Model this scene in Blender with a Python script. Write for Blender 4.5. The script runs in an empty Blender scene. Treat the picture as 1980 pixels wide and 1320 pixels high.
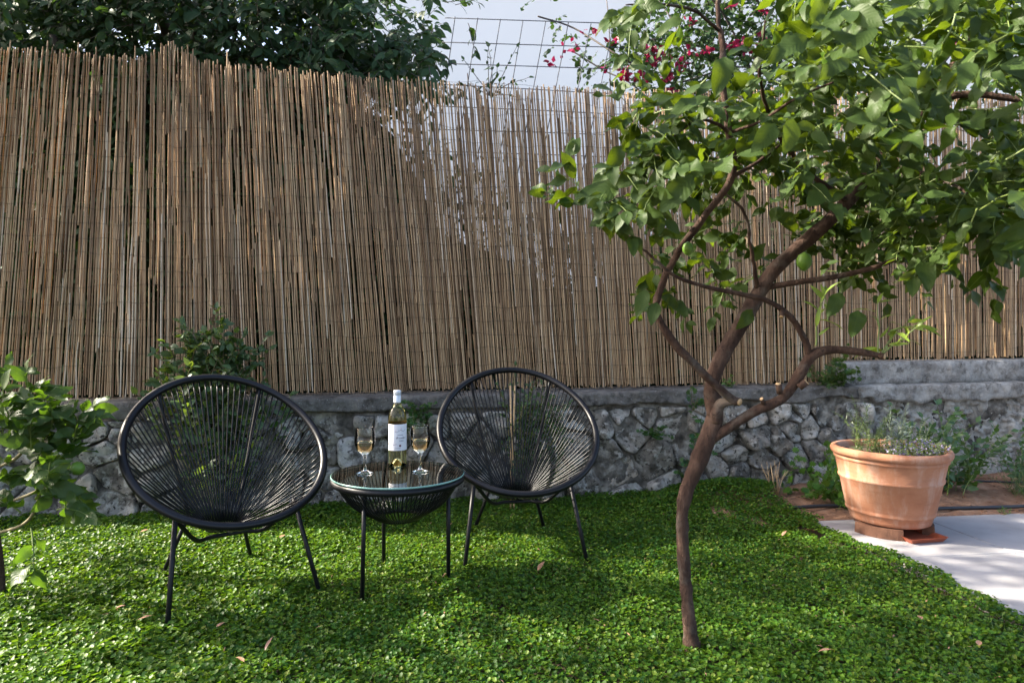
import bpy, math, random
import numpy as np
from mathutils import Vector, Matrix, noise as mnoise

random.seed(7); RNG = np.random.default_rng(7)
SC = bpy.context.scene
COL = SC.collection
R = math.radians

# ------------------------------------------------------------------ camera, sky, sun, exposure
CAM_H, HOR, FPX = 1.0, 640.0, 1320.0
cam = bpy.data.cameras.new('camera'); cam.lens = 24.0; cam.sensor_width = 36.0
cam.shift_y = -20.0 / 1980.0; cam.clip_start = 0.05; cam.clip_end = 600
cam.dof.use_dof = True; cam.dof.focus_distance = 2.95; cam.dof.aperture_fstop = 5.0
cam_o = bpy.data.objects.new('camera', cam); COL.objects.link(cam_o)
cam_o.location = (0, 0, CAM_H); cam_o.rotation_euler = (R(90), 0, 0)
SC.camera = cam_o

SUN_EL, SUN_AZ = 35.0, (-0.99, 0.14)
_n = math.hypot(*SUN_AZ)
SDIR = Vector((SUN_AZ[0]/_n*math.cos(R(SUN_EL)), SUN_AZ[1]/_n*math.cos(R(SUN_EL)), math.sin(R(SUN_EL))))
w = bpy.data.worlds.new('World'); SC.world = w; w.use_nodes = True
nt = w.node_tree; bg = nt.nodes['Background']
sky = nt.nodes.new('ShaderNodeTexSky'); sky.sky_type = 'NISHITA'; sky.sun_disc = False
sky.dust_density = 3.5; sky.air_density = 0.8; sky.ozone_density = 0.6; sky.sun_elevation = R(SUN_EL); sky.sun_rotation = math.atan2(SDIR.x, SDIR.y)
nt.links.new(sky.outputs[0], bg.inputs[0]); bg.inputs[1].default_value = 0.10
sun = bpy.data.lights.new('sun', 'SUN'); sun.energy = 3.3; sun.angle = R(0.7); sun.color = (1.0, 0.91, 0.76)
sun_o = bpy.data.objects.new('sun', sun); COL.objects.link(sun_o)
sun_o.rotation_euler = (-SDIR).to_track_quat('-Z', 'Y').to_euler(); sun_o.location = (-6, 2, 8)
SC.view_settings.view_transform = 'Standard'; SC.view_settings.look = 'None'
SC.view_settings.exposure = 2.62; SC.view_settings.gamma = 1.0
SC.render.engine = 'CYCLES'
SC.cycles.max_bounces = 10; SC.cycles.diffuse_bounces = 3; SC.cycles.glossy_bounces = 4
SC.cycles.transmission_bounces = 10; SC.cycles.transparent_max_bounces = 24
SC.cycles.caustics_refractive = False; SC.cycles.caustics_reflective = False

# ------------------------------------------------------------------ helpers
def P(px, py, Y):                      # a photo pixel at a depth -> a point of the place
    return Vector(((px - 990.0)/FPX*Y, Y, CAM_H - (py - HOR)/FPX*Y))
def G(px, py, z=0.0):                  # a photo pixel on a level plane
    Y = (CAM_H - z)*FPX/(py - HOR)
    return Vector(((px - 990.0)/FPX*Y, Y, z))

ROOT = {}                              # world location of every parent
def tag(o, label=None, cat=None, group=None, kind=None):
    if label: o['label'] = label
    if cat: o['category'] = cat
    if group: o['group'] = group
    if kind: o['kind'] = kind
    return o
def empty(name, loc, label, cat, group=None, rz=0.0):
    o = bpy.data.objects.new(name, None); COL.objects.link(o)
    o.location = loc; o.rotation_euler = (0, 0, rz); o.empty_display_size = 0.05
    ROOT[o.name] = Vector(loc)
    return tag(o, label, cat, group)
def mesh_np(name, V, F, mat, rnd=None, smooth=True):
    V = np.asarray(V, dtype=np.float32).reshape(-1, 3)
    me = bpy.data.meshes.new(name)
    if isinstance(F, np.ndarray):
        n, k = F.shape
        me.vertices.add(len(V)); me.vertices.foreach_set('co', V.ravel())
        me.loops.add(n*k); me.loops.foreach_set('vertex_index', F.astype(np.int32).ravel())
        me.polygons.add(n)
        me.polygons.foreach_set('loop_start', np.arange(0, n*k, k, dtype=np.int32))
        me.update(calc_edges=True)
    else:
        me.from_pydata(V.tolist(), [], F); me.update()
    if smooth:
        me.polygons.foreach_set('use_smooth', np.ones(len(me.polygons), dtype=bool))
    if rnd is not None:
        a = me.attributes.new('rnd', 'FLOAT', 'POINT'); a.data.foreach_set('value', np.asarray(rnd, dtype=np.float32))
    if mat is not None: me.materials.append(mat)
    return me
def mk(name, V, F, mat, parent=None, rnd=None, smooth=True, world=True, kind=None):
    V = np.asarray(V, dtype=np.float32).reshape(-1, 3)
    loc = Vector((0, 0, 0))
    if parent is not None and world:
        loc = ROOT[parent.name]
        V = V - np.array(loc, dtype=np.float32)
    me = mesh_np(name, V, F, mat, rnd, smooth)
    o = bpy.data.objects.new(name, me); COL.objects.link(o)
    if parent is not None: o.parent = parent
    ROOT[o.name] = loc
    if kind: o['kind'] = kind
    return o

class MB:                              # collects pieces of ONE part
    def __init__(s): s.V = []; s.F = []; s.r = []; s.n = 0
    def add(s, V, F, r=None):
        V = [tuple(v) for v in V]
        s.V += V; s.F += [tuple(i + s.n for i in f) for f in F]
        s.r += [random.random() if r is None else r]*len(V); s.n += len(V)
        return s
    def obj(s, name, mat, parent=None, **k): return mk(name, s.V, s.F, mat, parent, rnd=s.r, **k)

def catmull(pts, n=6):
    P_ = [np.array(p, float) for p in pts]
    if len(P_) < 3: return P_
    Q = [2*P_[0]-P_[1]] + P_ + [2*P_[-1]-P_[-2]]
    out = []
    for i in range(1, len(Q)-2):
        for k in range(n):
            t = k/n
            out.append(0.5*((2*Q[i]) + (-Q[i-1]+Q[i+1])*t + (2*Q[i-1]-5*Q[i]+4*Q[i+1]-Q[i+2])*t*t + (-Q[i-1]+3*Q[i]-3*Q[i+1]+Q[i+2])*t**3))
    out.append(P_[-1]); return out
def tube(pts, rad, sides=8, closed=False, caps=True, wob=0.0):
    pts = [np.array(p, float) for p in pts]; n = len(pts)
    rad = [rad]*n if np.isscalar(rad) else list(rad)
    V = []; F = []
    up = None
    for i, p in enumerate(pts):
        if closed: t = pts[(i+1) % n] - pts[i-1]
        else: t = pts[min(i+1, n-1)] - pts[max(i-1, 0)]
        t = t/(np.linalg.norm(t)+1e-12)
        if up is None:
            a = np.array([0, 0, 1.0]) if abs(t[2]) < 0.9 else np.array([1.0, 0, 0])
            up = np.cross(t, a); up /= np.linalg.norm(up)
        up = up - t*np.dot(up, t); up /= (np.linalg.norm(up)+1e-12)
        b = np.cross(t, up)
        for k in range(sides):
            a = 2*math.pi*k/sides
            r = rad[i]*(1 + (wob*random.uniform(-1, 1) if wob else 0))
            V.append(p + (up*math.cos(a) + b*math.sin(a))*r)
    m = n if closed else n-1
    for i in range(m):
        j = (i+1) % n
        for k in range(sides):
            l = (k+1) % sides
            F.append((i*sides+k, i*sides+l, j*sides+l, j*sides+k))
    if caps and not closed:
        F.append(tuple(range(sides-1, -1, -1))); F.append(tuple((n-1)*sides+k for k in range(sides)))
    return V, F
def lathe(prof, seg=40, c=(0, 0, 0), close=False):
    V = []; F = []
    for r, z in prof:
        for k in range(seg):
            a = 2*math.pi*k/seg
            V.append((c[0]+r*math.cos(a), c[1]+r*math.sin(a), c[2]+z))
    n = len(prof)
    for i in range(n-1 + (1 if close else 0)):
        j = (i+1) % n
        for k in range(seg):
            l = (k+1) % seg
            F.append((i*seg+k, i*seg+l, j*seg+l, j*seg+k))
    return V, F
def box(x0, x1, y0, y1, z0, z1):
    V = [(x, y, z) for z in (z0, z1) for y in (y0, y1) for x in (x0, x1)]
    F = [(0, 2, 3, 1), (4, 5, 7, 6), (0, 1, 5, 4), (2, 6, 7, 3), (0, 4, 6, 2), (1, 3, 7, 5)]
    return V, F
def fbm(v, sc=1.0, oct=3):
    return mnoise.fractal(Vector(v)*sc, 1.0, 2.0, oct)

# ------------------------------------------------------------------ materials
def newmat(name):
    m = bpy.data.materials.new(name); m.use_nodes = True
    n = m.node_tree; b = n.nodes['Principled BSDF']
    return m, n, b
def N(n, t, **k):
    x = n.nodes.new(t)
    for a, v in k.items(): setattr(x, a, v)
    return x
def ramp(n, fac, stops):
    r = N(n, 'ShaderNodeValToRGB'); e = r.color_ramp.elements
    while len(e) > 1: e.remove(e[-1])
    e[0].position = stops[0][0]; e[0].color = (*stops[0][1], 1)
    for p, c in stops[1:]:
        x = e.new(p); x.color = (*c, 1)
    n.links.new(fac, r.inputs[0]); return r.outputs[0]
def pos(n, scale=(1, 1, 1)):
    g = N(n, 'ShaderNodeNewGeometry'); mp = N(n, 'ShaderNodeMapping'); mp.inputs['Scale'].default_value = scale
    n.links.new(g.outputs['Position'], mp.inputs['Vector']); return mp.outputs[0]
def tnoise(n, vec, scale, detail=4, rough=0.6):
    t = N(n, 'ShaderNodeTexNoise'); t.inputs['Scale'].default_value = scale
    t.inputs['Detail'].default_value = detail; t.inputs['Roughness'].default_value = rough
    n.links.new(vec, t.inputs['Vector']); return t.outputs[0]
def mixc(n, fac, a, b, mode='MIX'):
    m = N(n, 'ShaderNodeMix'); m.data_type = 'RGBA'; m.blend_type = mode
    for s, v in ((0, fac), (6, a), (7, b)):
        if hasattr(v, 'node'): n.links.new(v, m.inputs[s])
        else: m.inputs[s].default_value = v if s == 0 else (*v, 1)
    return m.outputs[2]
def rndval(n):                         # one number per leaf / reed / stone
    a = N(n, 'ShaderNodeAttribute', attribute_name='rnd'); o = N(n, 'ShaderNodeObjectInfo')
    s = N(n, 'ShaderNodeMath', operation='ADD'); f = N(n, 'ShaderNodeMath', operation='FRACT')
    n.links.new(a.outputs['Fac'], s.inputs[0]); n.links.new(o.outputs['Random'], s.inputs[1])
    n.links.new(s.outputs[0], f.inputs[0]); return f.outputs[0]
def bump(n, b, h, strength=0.4, dist=0.01):
    x = N(n, 'ShaderNodeBump'); x.inputs['Strength'].default_value = strength; x.inputs['Distance'].default_value = dist
    n.links.new(h, x.inputs['Height']); n.links.new(x.outputs[0], b.inputs['Normal'])
def plain(name, c, rough=0.5, metal=0.0, spec=0.5):
    m, n, b = newmat(name)
    b.inputs['Base Color'].default_value = (*c, 1); b.inputs['Roughness'].default_value = rough
    b.inputs['Metallic'].default_value = metal; b.inputs['Specular IOR Level'].default_value = spec
    return m
def noisy(name, stops, scale, rough=0.8, bs=0.4, bd=0.01, vs=(1, 1, 1), detail=6, spec=0.3):
    m, n, b = newmat(name)
    t = tnoise(n, pos(n, vs), scale, detail)
    n.links.new(ramp(n, t, stops), b.inputs['Base Color']); b.inputs['Roughness'].default_value = rough
    b.inputs['Specular IOR Level'].default_value = spec
    if bs: bump(n, b, tnoise(n, pos(n, vs), scale*4, 5), bs, bd)
    return m
def leafmat(name, stops, under, rough=0.38, transl=0.38, tcol=(0.30, 0.42, 0.03), spec=0.45, veins=False):
    m, n, b = newmat(name)
    r = rndval(n)
    c = ramp(n, r, stops)
    c = mixc(n, ramp(n, tnoise(n, pos(n), 18, 3), [(0.45, (0, 0, 0)), (0.75, (0.30, 0.30, 0.30))]), c, (0.12, 0.14, 0.02))
    hv = None
    if veins:
        va = N(n, 'ShaderNodeAttribute', attribute_name='vein'); sp = N(n, 'ShaderNodeSeparateXYZ'); n.links.new(va.outputs['Vector'], sp.inputs[0])
        mid = ramp(n, sp.outputs[1], [(0.0, (0.75, 0.75, 0.75)), (0.05, (0.5, 0.5, 0.5)), (0.085, (0, 0, 0))])
        ph = N(n, 'ShaderNodeMath', operation='MULTIPLY_ADD'); n.links.new(sp.outputs[1], ph.inputs[0]); ph.inputs[1].default_value = -0.22; n.links.new(sp.outputs[0], ph.inputs[2])
        q1 = N(n, 'ShaderNodeMath', operation='MULTIPLY'); n.links.new(ph.outputs[0], q1.inputs[0]); q1.inputs[1].default_value = 62.0
        q2 = N(n, 'ShaderNodeMath', operation='SINE'); n.links.new(q1.outputs[0], q2.inputs[0]); hv = q2.outputs[0]
        lat = ramp(n, hv, [(0.86, (0, 0, 0)), (1.0, (0.22, 0.22, 0.22))])
        c = mixc(n, lat, c, (0.06, 0.10, 0.02)); c = mixc(n, mid, c, (0.13, 0.18, 0.04))
    g = N(n, 'ShaderNodeNewGeometry')
    c2 = mixc(n, g.outputs['Backfacing'], c, under)
    n.links.new(c2, b.inputs['Base Color']); b.inputs['Roughness'].default_value = rough
    b.inputs['Specular IOR Level'].default_value = spec
    tr = N(n, 'ShaderNodeBsdfTranslucent'); tc = mixc(n, 0.65, c, tcol)
    n.links.new(tc, tr.inputs['Color'])
    mx = N(n, 'ShaderNodeMixShader'); mx.inputs[0].default_value = transl
    n.links.new(b.outputs[0], mx.inputs[1]); n.links.new(tr.outputs[0], mx.inputs[2])
    n.links.new(mx.outputs[0], n.nodes['Material Output'].inputs['Surface'])
    bump(n, b, hv if veins else tnoise(n, pos(n), 60, 2), 0.10 if veins else 0.15, 0.004)
    return m

M = {}
M['lemon'] = leafmat('lemon_leaf', [(0, (0.007, 0.026, 0.004)), (0.5, (0.017, 0.050, 0.006)), (0.9, (0.038, 0.082, 0.008)), (1, (0.11, 0.14, 0.015))], (0.042, 0.072, 0.018), rough=0.46, spec=0.16, transl=0.33, tcol=(0.19, 0.27, 0.006), veins=True)
M['young'] = leafmat('young_leaf', [(0, (0.16, 0.25, 0.02)), (1, (0.28, 0.34, 0.04))], (0.20, 0.29, 0.05), transl=0.45)
M['shrub'] = leafmat('shrub_leaf', [(0, (0.015, 0.055, 0.008)), (0.5, (0.030, 0.090, 0.010)), (1, (0.07, 0.14, 0.015))], (0.06, 0.10, 0.028), transl=0.4, rough=0.42, spec=0.25, tcol=(0.15, 0.28, 0.01), veins=True)
M['dark'] = leafmat('dark_leaf', [(0, (0.008, 0.028, 0.009)), (0.6, (0.017, 0.050, 0.014)), (1, (0.05, 0.10, 0.025))], (0.035, 0.07, 0.028), transl=0.2, spec=0.16, rough=0.5, tcol=(0.10, 0.2, 0.02))
M['climber'] = leafmat('climber_leaf', [(0, (0.014, 0.050, 0.015)), (0.6, (0.030, 0.085, 0.02)), (1, (0.09, 0.15, 0.035))], (0.06, 0.105, 0.045), transl=0.25, spec=0.3)
M['mint'] = leafmat('mint_leaf', [(0, (0.012, 0.055, 0.016)), (1, (0.035, 0.105, 0.028))], (0.06, 0.12, 0.05), transl=0.25, spec=0.3)
M['bright'] = leafmat('bright_leaf', [(0, (0.03, 0.10, 0.012)), (1, (0.08, 0.175, 0.022))], (0.07, 0.14, 0.035), transl=0.3, spec=0.3)
M['cover'] = leafmat('cover_leaf', [(0, (0.014, 0.058, 0.007)), (0.5, (0.038, 0.112, 0.009)), (0.92, (0.080, 0.155, 0.011)), (1, (0.16, 0.19, 0.03))], (0.045, 0.11, 0.015), rough=0.46, transl=0.34, spec=0.24, tcol=(0.20, 0.36, 0.008))
M['blade'] = leafmat('grass_blade', [(0, (0.04, 0.10, 0.012)), (1, (0.11, 0.15, 0.025))], (0.12, 0.2, 0.04), transl=0.3)
M['rosemary'] = leafmat('rosemary_needle', [(0, (0.035, 0.075, 0.015)), (1, (0.09, 0.14, 0.03))], (0.10, 0.14, 0.06), transl=0.15)
M['lavender'] = leafmat('lavender_leaf', [(0, (0.10, 0.15, 0.11)), (1, (0.19, 0.24, 0.19))], (0.18, 0.22, 0.18), transl=0.15, tcol=(0.25, 0.3, 0.18))
M['thyme'] = leafmat('thyme_leaf', [(0, (0.06, 0.10, 0.03)), (0.6, (0.16, 0.22, 0.05)), (1, (0.36, 0.38, 0.10))], (0.15, 0.2, 0.1), transl=0.15)
M['lilac'] = leafmat('lilac_petal', [(0, (0.32, 0.24, 0.52)), (1, (0.52, 0.43, 0.68))], (0.5, 0.42, 0.65), transl=0.3, tcol=(0.5, 0.4, 0.7))
M['magenta'] = leafmat('magenta_bract', [(0, (0.20, 0.002, 0.028)), (1, (0.33, 0.006, 0.085))], (0.27, 0.008, 0.06), transl=0.25, tcol=(0.4, 0.005, 0.07))
def mat_bark():
    m, n, b = newmat('bark')
    v = pos(n, (1, 1, 0.45))
    c = ramp(n, tnoise(n, v, 16, 8, 0.7), [(0.32, (0.026, 0.014, 0.010)), (0.5, (0.060, 0.035, 0.025)), (0.68, (0.125, 0.080, 0.058))])
    c = mixc(n, ramp(n, tnoise(n, pos(n), 8, 5), [(0.55, (0, 0, 0)), (0.68, (0.7, 0.7, 0.7))]), c, (0.135, 0.115, 0.095))
    c = mixc(n, ramp(n, tnoise(n, pos(n), 55, 4), [(0.60, (0, 0, 0)), (0.68, (0.8, 0.8, 0.8))]), c, (0.018, 0.012, 0.010))
    n.links.new(c, b.inputs['Base Color']); b.inputs['Roughness'].default_value = 0.9; b.inputs['Specular IOR Level'].default_value = 0.2
    bump(n, b, tnoise(n, pos(n, (1, 1, 0.35)), 70, 8, 0.7), 0.9, 0.012)
    return m
M['bark'] = mat_bark()
M['twig'] = noisy('twig', [(0.3, (0.10, 0.09, 0.04)), (0.7, (0.20, 0.17, 0.09))], 20, 0.8, 0)
M['gtwig'] = plain('green_twig', (0.13, 0.18, 0.04), 0.5)
M['darktwig'] = noisy('dark_twig', [(0.3, (0.05, 0.04, 0.035)), (0.7, (0.12, 0.10, 0.085))], 20, 0.85, 0)
M['cutwood'] = noisy('cut_wood', [(0.3, (0.42, 0.27, 0.13)), (0.7, (0.60, 0.42, 0.24))], 60, 0.8, 0)
M['fruit'] = noisy('green_fruit', [(0.3, (0.06, 0.14, 0.015)), (0.7, (0.13, 0.22, 0.03))], 12, 0.4, 0.2, 0.003)
M['soil'] = noisy('soil', [(0.25, (0.035, 0.026, 0.018)), (0.7, (0.085, 0.06, 0.04))], 12, 0.95, 0.6, 0.02)
M['redsoil'] = noisy('red_soil', [(0.25, (0.13, 0.062, 0.035)), (0.5, (0.25, 0.135, 0.078)), (0.75, (0.40, 0.25, 0.16))], 9, 0.95, 0.9, 0.015, detail=8)
M['house'] = noisy('white_render', [(0.2, (0.85, 0.84, 0.80)), (0.8, (0.90, 0.89, 0.86))], 1.2, 0.9, 0.1, 0.003)
M['black'] = plain('black_cord', (0.007, 0.007, 0.0085), 0.36, spec=0.28)
M['blackmetal'] = plain('black_powder_coat', (0.006, 0.006, 0.007), 0.45, spec=0.25)
M['wire'] = plain('dark_wire', (0.03, 0.025, 0.02), 0.6, 0.5)
M['steel'] = plain('mesh_steel', (0.05, 0.055, 0.065), 0.5, 0.6)
M['hose'] = plain('black_hose', (0.02, 0.021, 0.024), 0.4)
M['paper'] = plain('label_paper', (0.80, 0.79, 0.80), 0.6)
M['backpaper'] = plain('back_label_paper', (0.85, 0.55, 0.12), 0.7)
M['ink'] = plain('label_ink', (0.06, 0.05, 0.09), 0.7)
M['redink'] = plain('label_red_ink', (0.45, 0.05, 0.06), 0.7)
M['seal'] = plain('label_seal', (0.13, 0.025, 0.04), 0.6)
M['foil'] = plain('capsule', (0.62, 0.66, 0.70), 0.32, 0.25)
M['tray'] = plain('tray_plastic', (0.30, 0.075, 0.036), 0.5)
M['mortar'] = noisy('wall_mortar', [(0.36, (0.04, 0.034, 0.027)), (0.5, (0.14, 0.122, 0.10)), (0.64, (0.36, 0.325, 0.27))], 9, 0.95, 0.8, 0.02)
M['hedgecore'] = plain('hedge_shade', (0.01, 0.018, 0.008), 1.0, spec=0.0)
M['tile'] = noisy('pale_tile', [(0.3, (0.26, 0.25, 0.25)), (0.5, (0.32, 0.31, 0.315)), (0.7, (0.35, 0.34, 0.345))], 5, 0.6, 0.15, 0.004, detail=9)
M['grout'] = plain('tile_grout', (0.15, 0.14, 0.13), 0.9)
M['deadleaf'] = leafmat('dead_leaf', [(0, (0.26, 0.10, 0.06)), (0.5, (0.32, 0.19, 0.09)), (1, (0.34, 0.13, 0.09))], (0.30, 0.17, 0.11), transl=0.15, tcol=(0.5, 0.25, 0.1))

def mat_reed():
    m, n, b = newmat('dry_reed')
    r = rndval(n)
    c = ramp(n, r, [(0, (0.17, 0.098, 0.050)), (0.2, (0.29, 0.185, 0.100)), (0.6, (0.41, 0.272, 0.147)), (0.9, (0.53, 0.38, 0.228)), (1, (0.64, 0.54, 0.41))])
    t = tnoise(n, pos(n, (90, 90, 3.2)), 1.0, 4)
    c = mixc(n, 1.0, c, ramp(n, t, [(0.28, (0.42, 0.36, 0.32)), (0.48, (0.92, 0.9, 0.88)), (0.72, (1.25, 1.22, 1.16))]), 'MULTIPLY')
    n.links.new(c, b.inputs['Base Color']); b.inputs['Roughness'].default_value = 0.5
    b.inputs['Specular IOR Level'].default_value = 0.35
    bump(n, b, tnoise(n, pos(n, (300, 300, 6)), 1, 2), 0.15, 0.002)
    return m
M['reed'] = mat_reed()
def mat_stone():
    m, n, b = newmat('limestone')
    v = pos(n)
    r = rndval(n)
    base = ramp(n, r, [(0, (0.26, 0.23, 0.19)), (0.45, (0.42, 0.375, 0.315)), (0.75, (0.56, 0.51, 0.44)), (0.93, (0.66, 0.62, 0.555)), (1, (0.42, 0.32, 0.215))])
    c = mixc(n, ramp(n, tnoise(n, v, 10, 5, 0.6), [(0.46, (0, 0, 0)), (0.60, (0.9, 0.9, 0.9))]), base, (0.11, 0.097, 0.08))
    c = mixc(n, ramp(n, tnoise(n, v, 19, 5, 0.65), [(0.52, (0, 0, 0)), (0.62, (0.85, 0.85, 0.85))]), c, (0.60, 0.565, 0.50))
    c = mixc(n, ramp(n, tnoise(n, v, 34, 6, 0.7), [(0.55, (0, 0, 0)), (0.62, (0.9, 0.9, 0.9))]), c, (0.04, 0.034, 0.028))
    n.links.new(c, b.inputs['Base Color']); b.inputs['Roughness'].default_value = 0.92; b.inputs['Specular IOR Level'].default_value = 0.2
    bump(n, b, tnoise(n, v, 30, 9, 0.75), 1.0, 0.035)
    return m
M['stone'] = mat_stone()
def mat_concrete(name, a, bb, dark, amt):
    m, n, b = newmat(name)
    v = pos(n)
    c = ramp(n, tnoise(n, v, 7, 9, 0.72), [(0.36, a), (0.62, bb)])
    c = mixc(n, ramp(n, tnoise(n, v, 11, 8, 0.75), [(amt, (0, 0, 0)), (amt+0.16, (0.9, 0.9, 0.9))]), c, dark)
    c = mixc(n, ramp(n, tnoise(n, v, 70, 3), [(0.62, (0, 0, 0)), (0.72, (0.6, 0.6, 0.6))]), c, (0.55, 0.53, 0.5))
    n.links.new(c, b.inputs['Base Color']); b.inputs['Roughness'].default_value = 0.93; b.inputs['Specular IOR Level'].default_value = 0.2
    bump(n, b, tnoise(n, v, 26, 9, 0.78), 1.0, 0.035)
    return m
M['coping'] = mat_concrete('coping_concrete', (0.12, 0.108, 0.094), (0.28, 0.255, 0.225), (0.05, 0.044, 0.038), 0.49)
M['plaster'] = mat_concrete('rough_plaster', (0.32, 0.285, 0.245), (0.64, 0.60, 0.53), (0.11, 0.096, 0.08), 0.51)
M['pale_coping'] = mat_concrete('pale_coping', (0.24, 0.22, 0.195), (0.56, 0.53, 0.48), (0.09, 0.08, 0.068), 0.49)
def mat_terracotta():
    m, n, b = newmat('terracotta')
    v = pos(n, (1, 1, 1.6))
    c = ramp(n, tnoise(n, v, 6, 7, 0.65), [(0.3, (0.30, 0.122, 0.066)), (0.55, (0.37, 0.168, 0.095)), (0.8, (0.43, 0.215, 0.135))])
    c = mixc(n, ramp(n, tnoise(n, v, 15, 6, 0.7), [(0.63, (0, 0, 0)), (0.76, (0.35, 0.35, 0.35))]), c, (0.22, 0.11, 0.07))
    c = mixc(n, ramp(n, tnoise(n, pos(n, (1, 1, 0.25)), 12, 6, 0.65), [(0.48, (0, 0, 0)), (0.66, (0.6, 0.6, 0.6))]), c, (0.47, 0.33, 0.26))
    c = mixc(n, ramp(n, tnoise(n, pos(n, (1, 1, 6)), 9, 6, 0.7), [(0.55, (0, 0, 0)), (0.7, (0.45, 0.45, 0.45))]), c, (0.20, 0.095, 0.06))
    n.links.new(c, b.inputs['Base Color']); b.inputs['Roughness'].default_value = 0.85; b.inputs['Specular IOR Level'].default_value = 0.25
    bump(n, b, tnoise(n, pos(n, (1, 1, 5)), 30, 5), 0.25, 0.006)
    return m
M['terracotta'] = mat_terracotta()
M['oldclay'] = noisy('old_clay', [(0.3, (0.07, 0.035, 0.022)), (0.7, (0.17, 0.08, 0.048))], 14, 0.9, 0.4, 0.006)
def mat_thin_glass(name, tint, ior=1.5):
    m, n, b = newmat(name); n.nodes.remove(b)
    t = N(n, 'ShaderNodeBsdfTransparent'); t.inputs[0].default_value = (*tint, 1)
    g = N(n, 'ShaderNodeBsdfGlossy'); g.inputs['Roughness'].default_value = 0.0; g.inputs[0].default_value = (1, 1, 1, 1)
    f = N(n, 'ShaderNodeFresnel'); f.inputs[0].default_value = ior
    x = N(n, 'ShaderNodeMixShader'); n.links.new(f.outputs[0], x.inputs[0])
    n.links.new(t.outputs[0], x.inputs[1]); n.links.new(g.outputs[0], x.inputs[2])
    n.links.new(x.outputs[0], n.nodes['Material Output'].inputs[0]); return m
M['tableglass'] = mat_thin_glass('table_glass', (0.86, 0.93, 0.89), 1.62)
M['wineglass'] = mat_thin_glass('wine_glass', (0.97, 0.975, 0.98), 1.45)
M['glassedge'] = plain('glass_edge', (0.20, 0.36, 0.31), 0.15)
def mat_liquid(name, c, ior):
    m, n, b = newmat(name)
    b.inputs['Base Color'].default_value = (*c, 1); b.inputs['Roughness'].default_value = 0.0
    b.inputs['Transmission Weight'].default_value = 1.0; b.inputs['IOR'].default_value = ior
    return m
M['bottle'] = mat_liquid('wine_bottle_glass', (0.98, 0.86, 0.38), 1.36)
M['wine'] = mat_liquid('white_wine', (0.99, 0.90, 0.66), 1.33)
M['stemglass'] = mat_liquid('stem_glass', (0.97, 0.98, 0.98), 1.5)

# ------------------------------------------------------------------ leaf shapes
def leaf_shape(L=1.0, W=0.5, fold=0.25, curl=0.25, wave=0.0, rows=6, cols=5, tip=1.0, ph=0.0, heart=0.0):
    V = []; F = []
    for i in range(rows+1):
        t = i/rows
        wd = W*0.5*(math.sin(math.pi*min(1, t**0.8))**0.8)*(1 - 0.18*t*tip) if 0 < t < 1 else 0.0
        if t == 0: wd = W*0.05
        for j in range(cols):
            s = -1 + 2*j/(cols-1)
            x = t*L - heart*abs(s)*L*0.12*(1-t)
            y = s*wd
            z = abs(s)*wd*fold - curl*L*t*t + wave*W*0.18*math.sin(t*9+ph+(s > 0)*2.1)*abs(s)
            V.append((x, y, z))
    for i in range(rows):
        for j in range(cols-1):
            a = i*cols+j; F.append((a, a+1, a+cols+1, a+cols))
    return np.array(V), np.array(F)
def lobed_shape():
    V = [(0, 0, 0)]; n = 14
    for i in range(n+1):
        a = -2.5 + 5.0*i/n
        r = 0.62*(0.72 + 0.28*math.cos(a*0.5)) * (1.0 if i % 2 == 0 else 0.62)
        V.append((0.38 + r*math.cos(a), r*math.sin(a), 0.08*random.uniform(-1, 1)-0.12*r))
    F = [(0, i, i+1) for i in range(1, n+1)]
    V[0] = (0.2, 0, 0.03)
    return np.array(V), np.array([(f[0], f[1], f[2], f[2]) for f in F])[:, :3]
def round_shape(k=7, cup=0.25):
    V = [(0, 0, 0)]
    for i in range(k):
        a = 2*math.pi*i/k + math.pi
        r = 0.5*(0.66 if i == 0 else random.uniform(0.92, 1.08))
        V.append((r*math.cos(a), r*math.sin(a), cup*0.5*random.uniform(0.5, 1.2)))
    F = [(0, 1+i, 1+(i+1) % k) for i in range(k)]
    return np.array(V), np.array(F)
def add_vein(me, nv_, reps=1):          # (along, distance from the midrib) on every 7 x 5 citrus leaf grid
    if nv_ != 35: return me
    g = np.array([(i/6, abs(-1+2*j/4), 0.0) for i in range(7) for j in range(5)], dtype=np.float32)
    a = me.attributes.new('vein', 'FLOAT_VECTOR', 'POINT'); a.data.foreach_set('vector', np.tile(g, (reps, 1)).ravel()); return me
def to_mesh(shapes, mat, nm='leaf'):
    return [add_vein(mesh_np(nm, v, f, mat), len(v)) for v, f in shapes]
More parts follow.
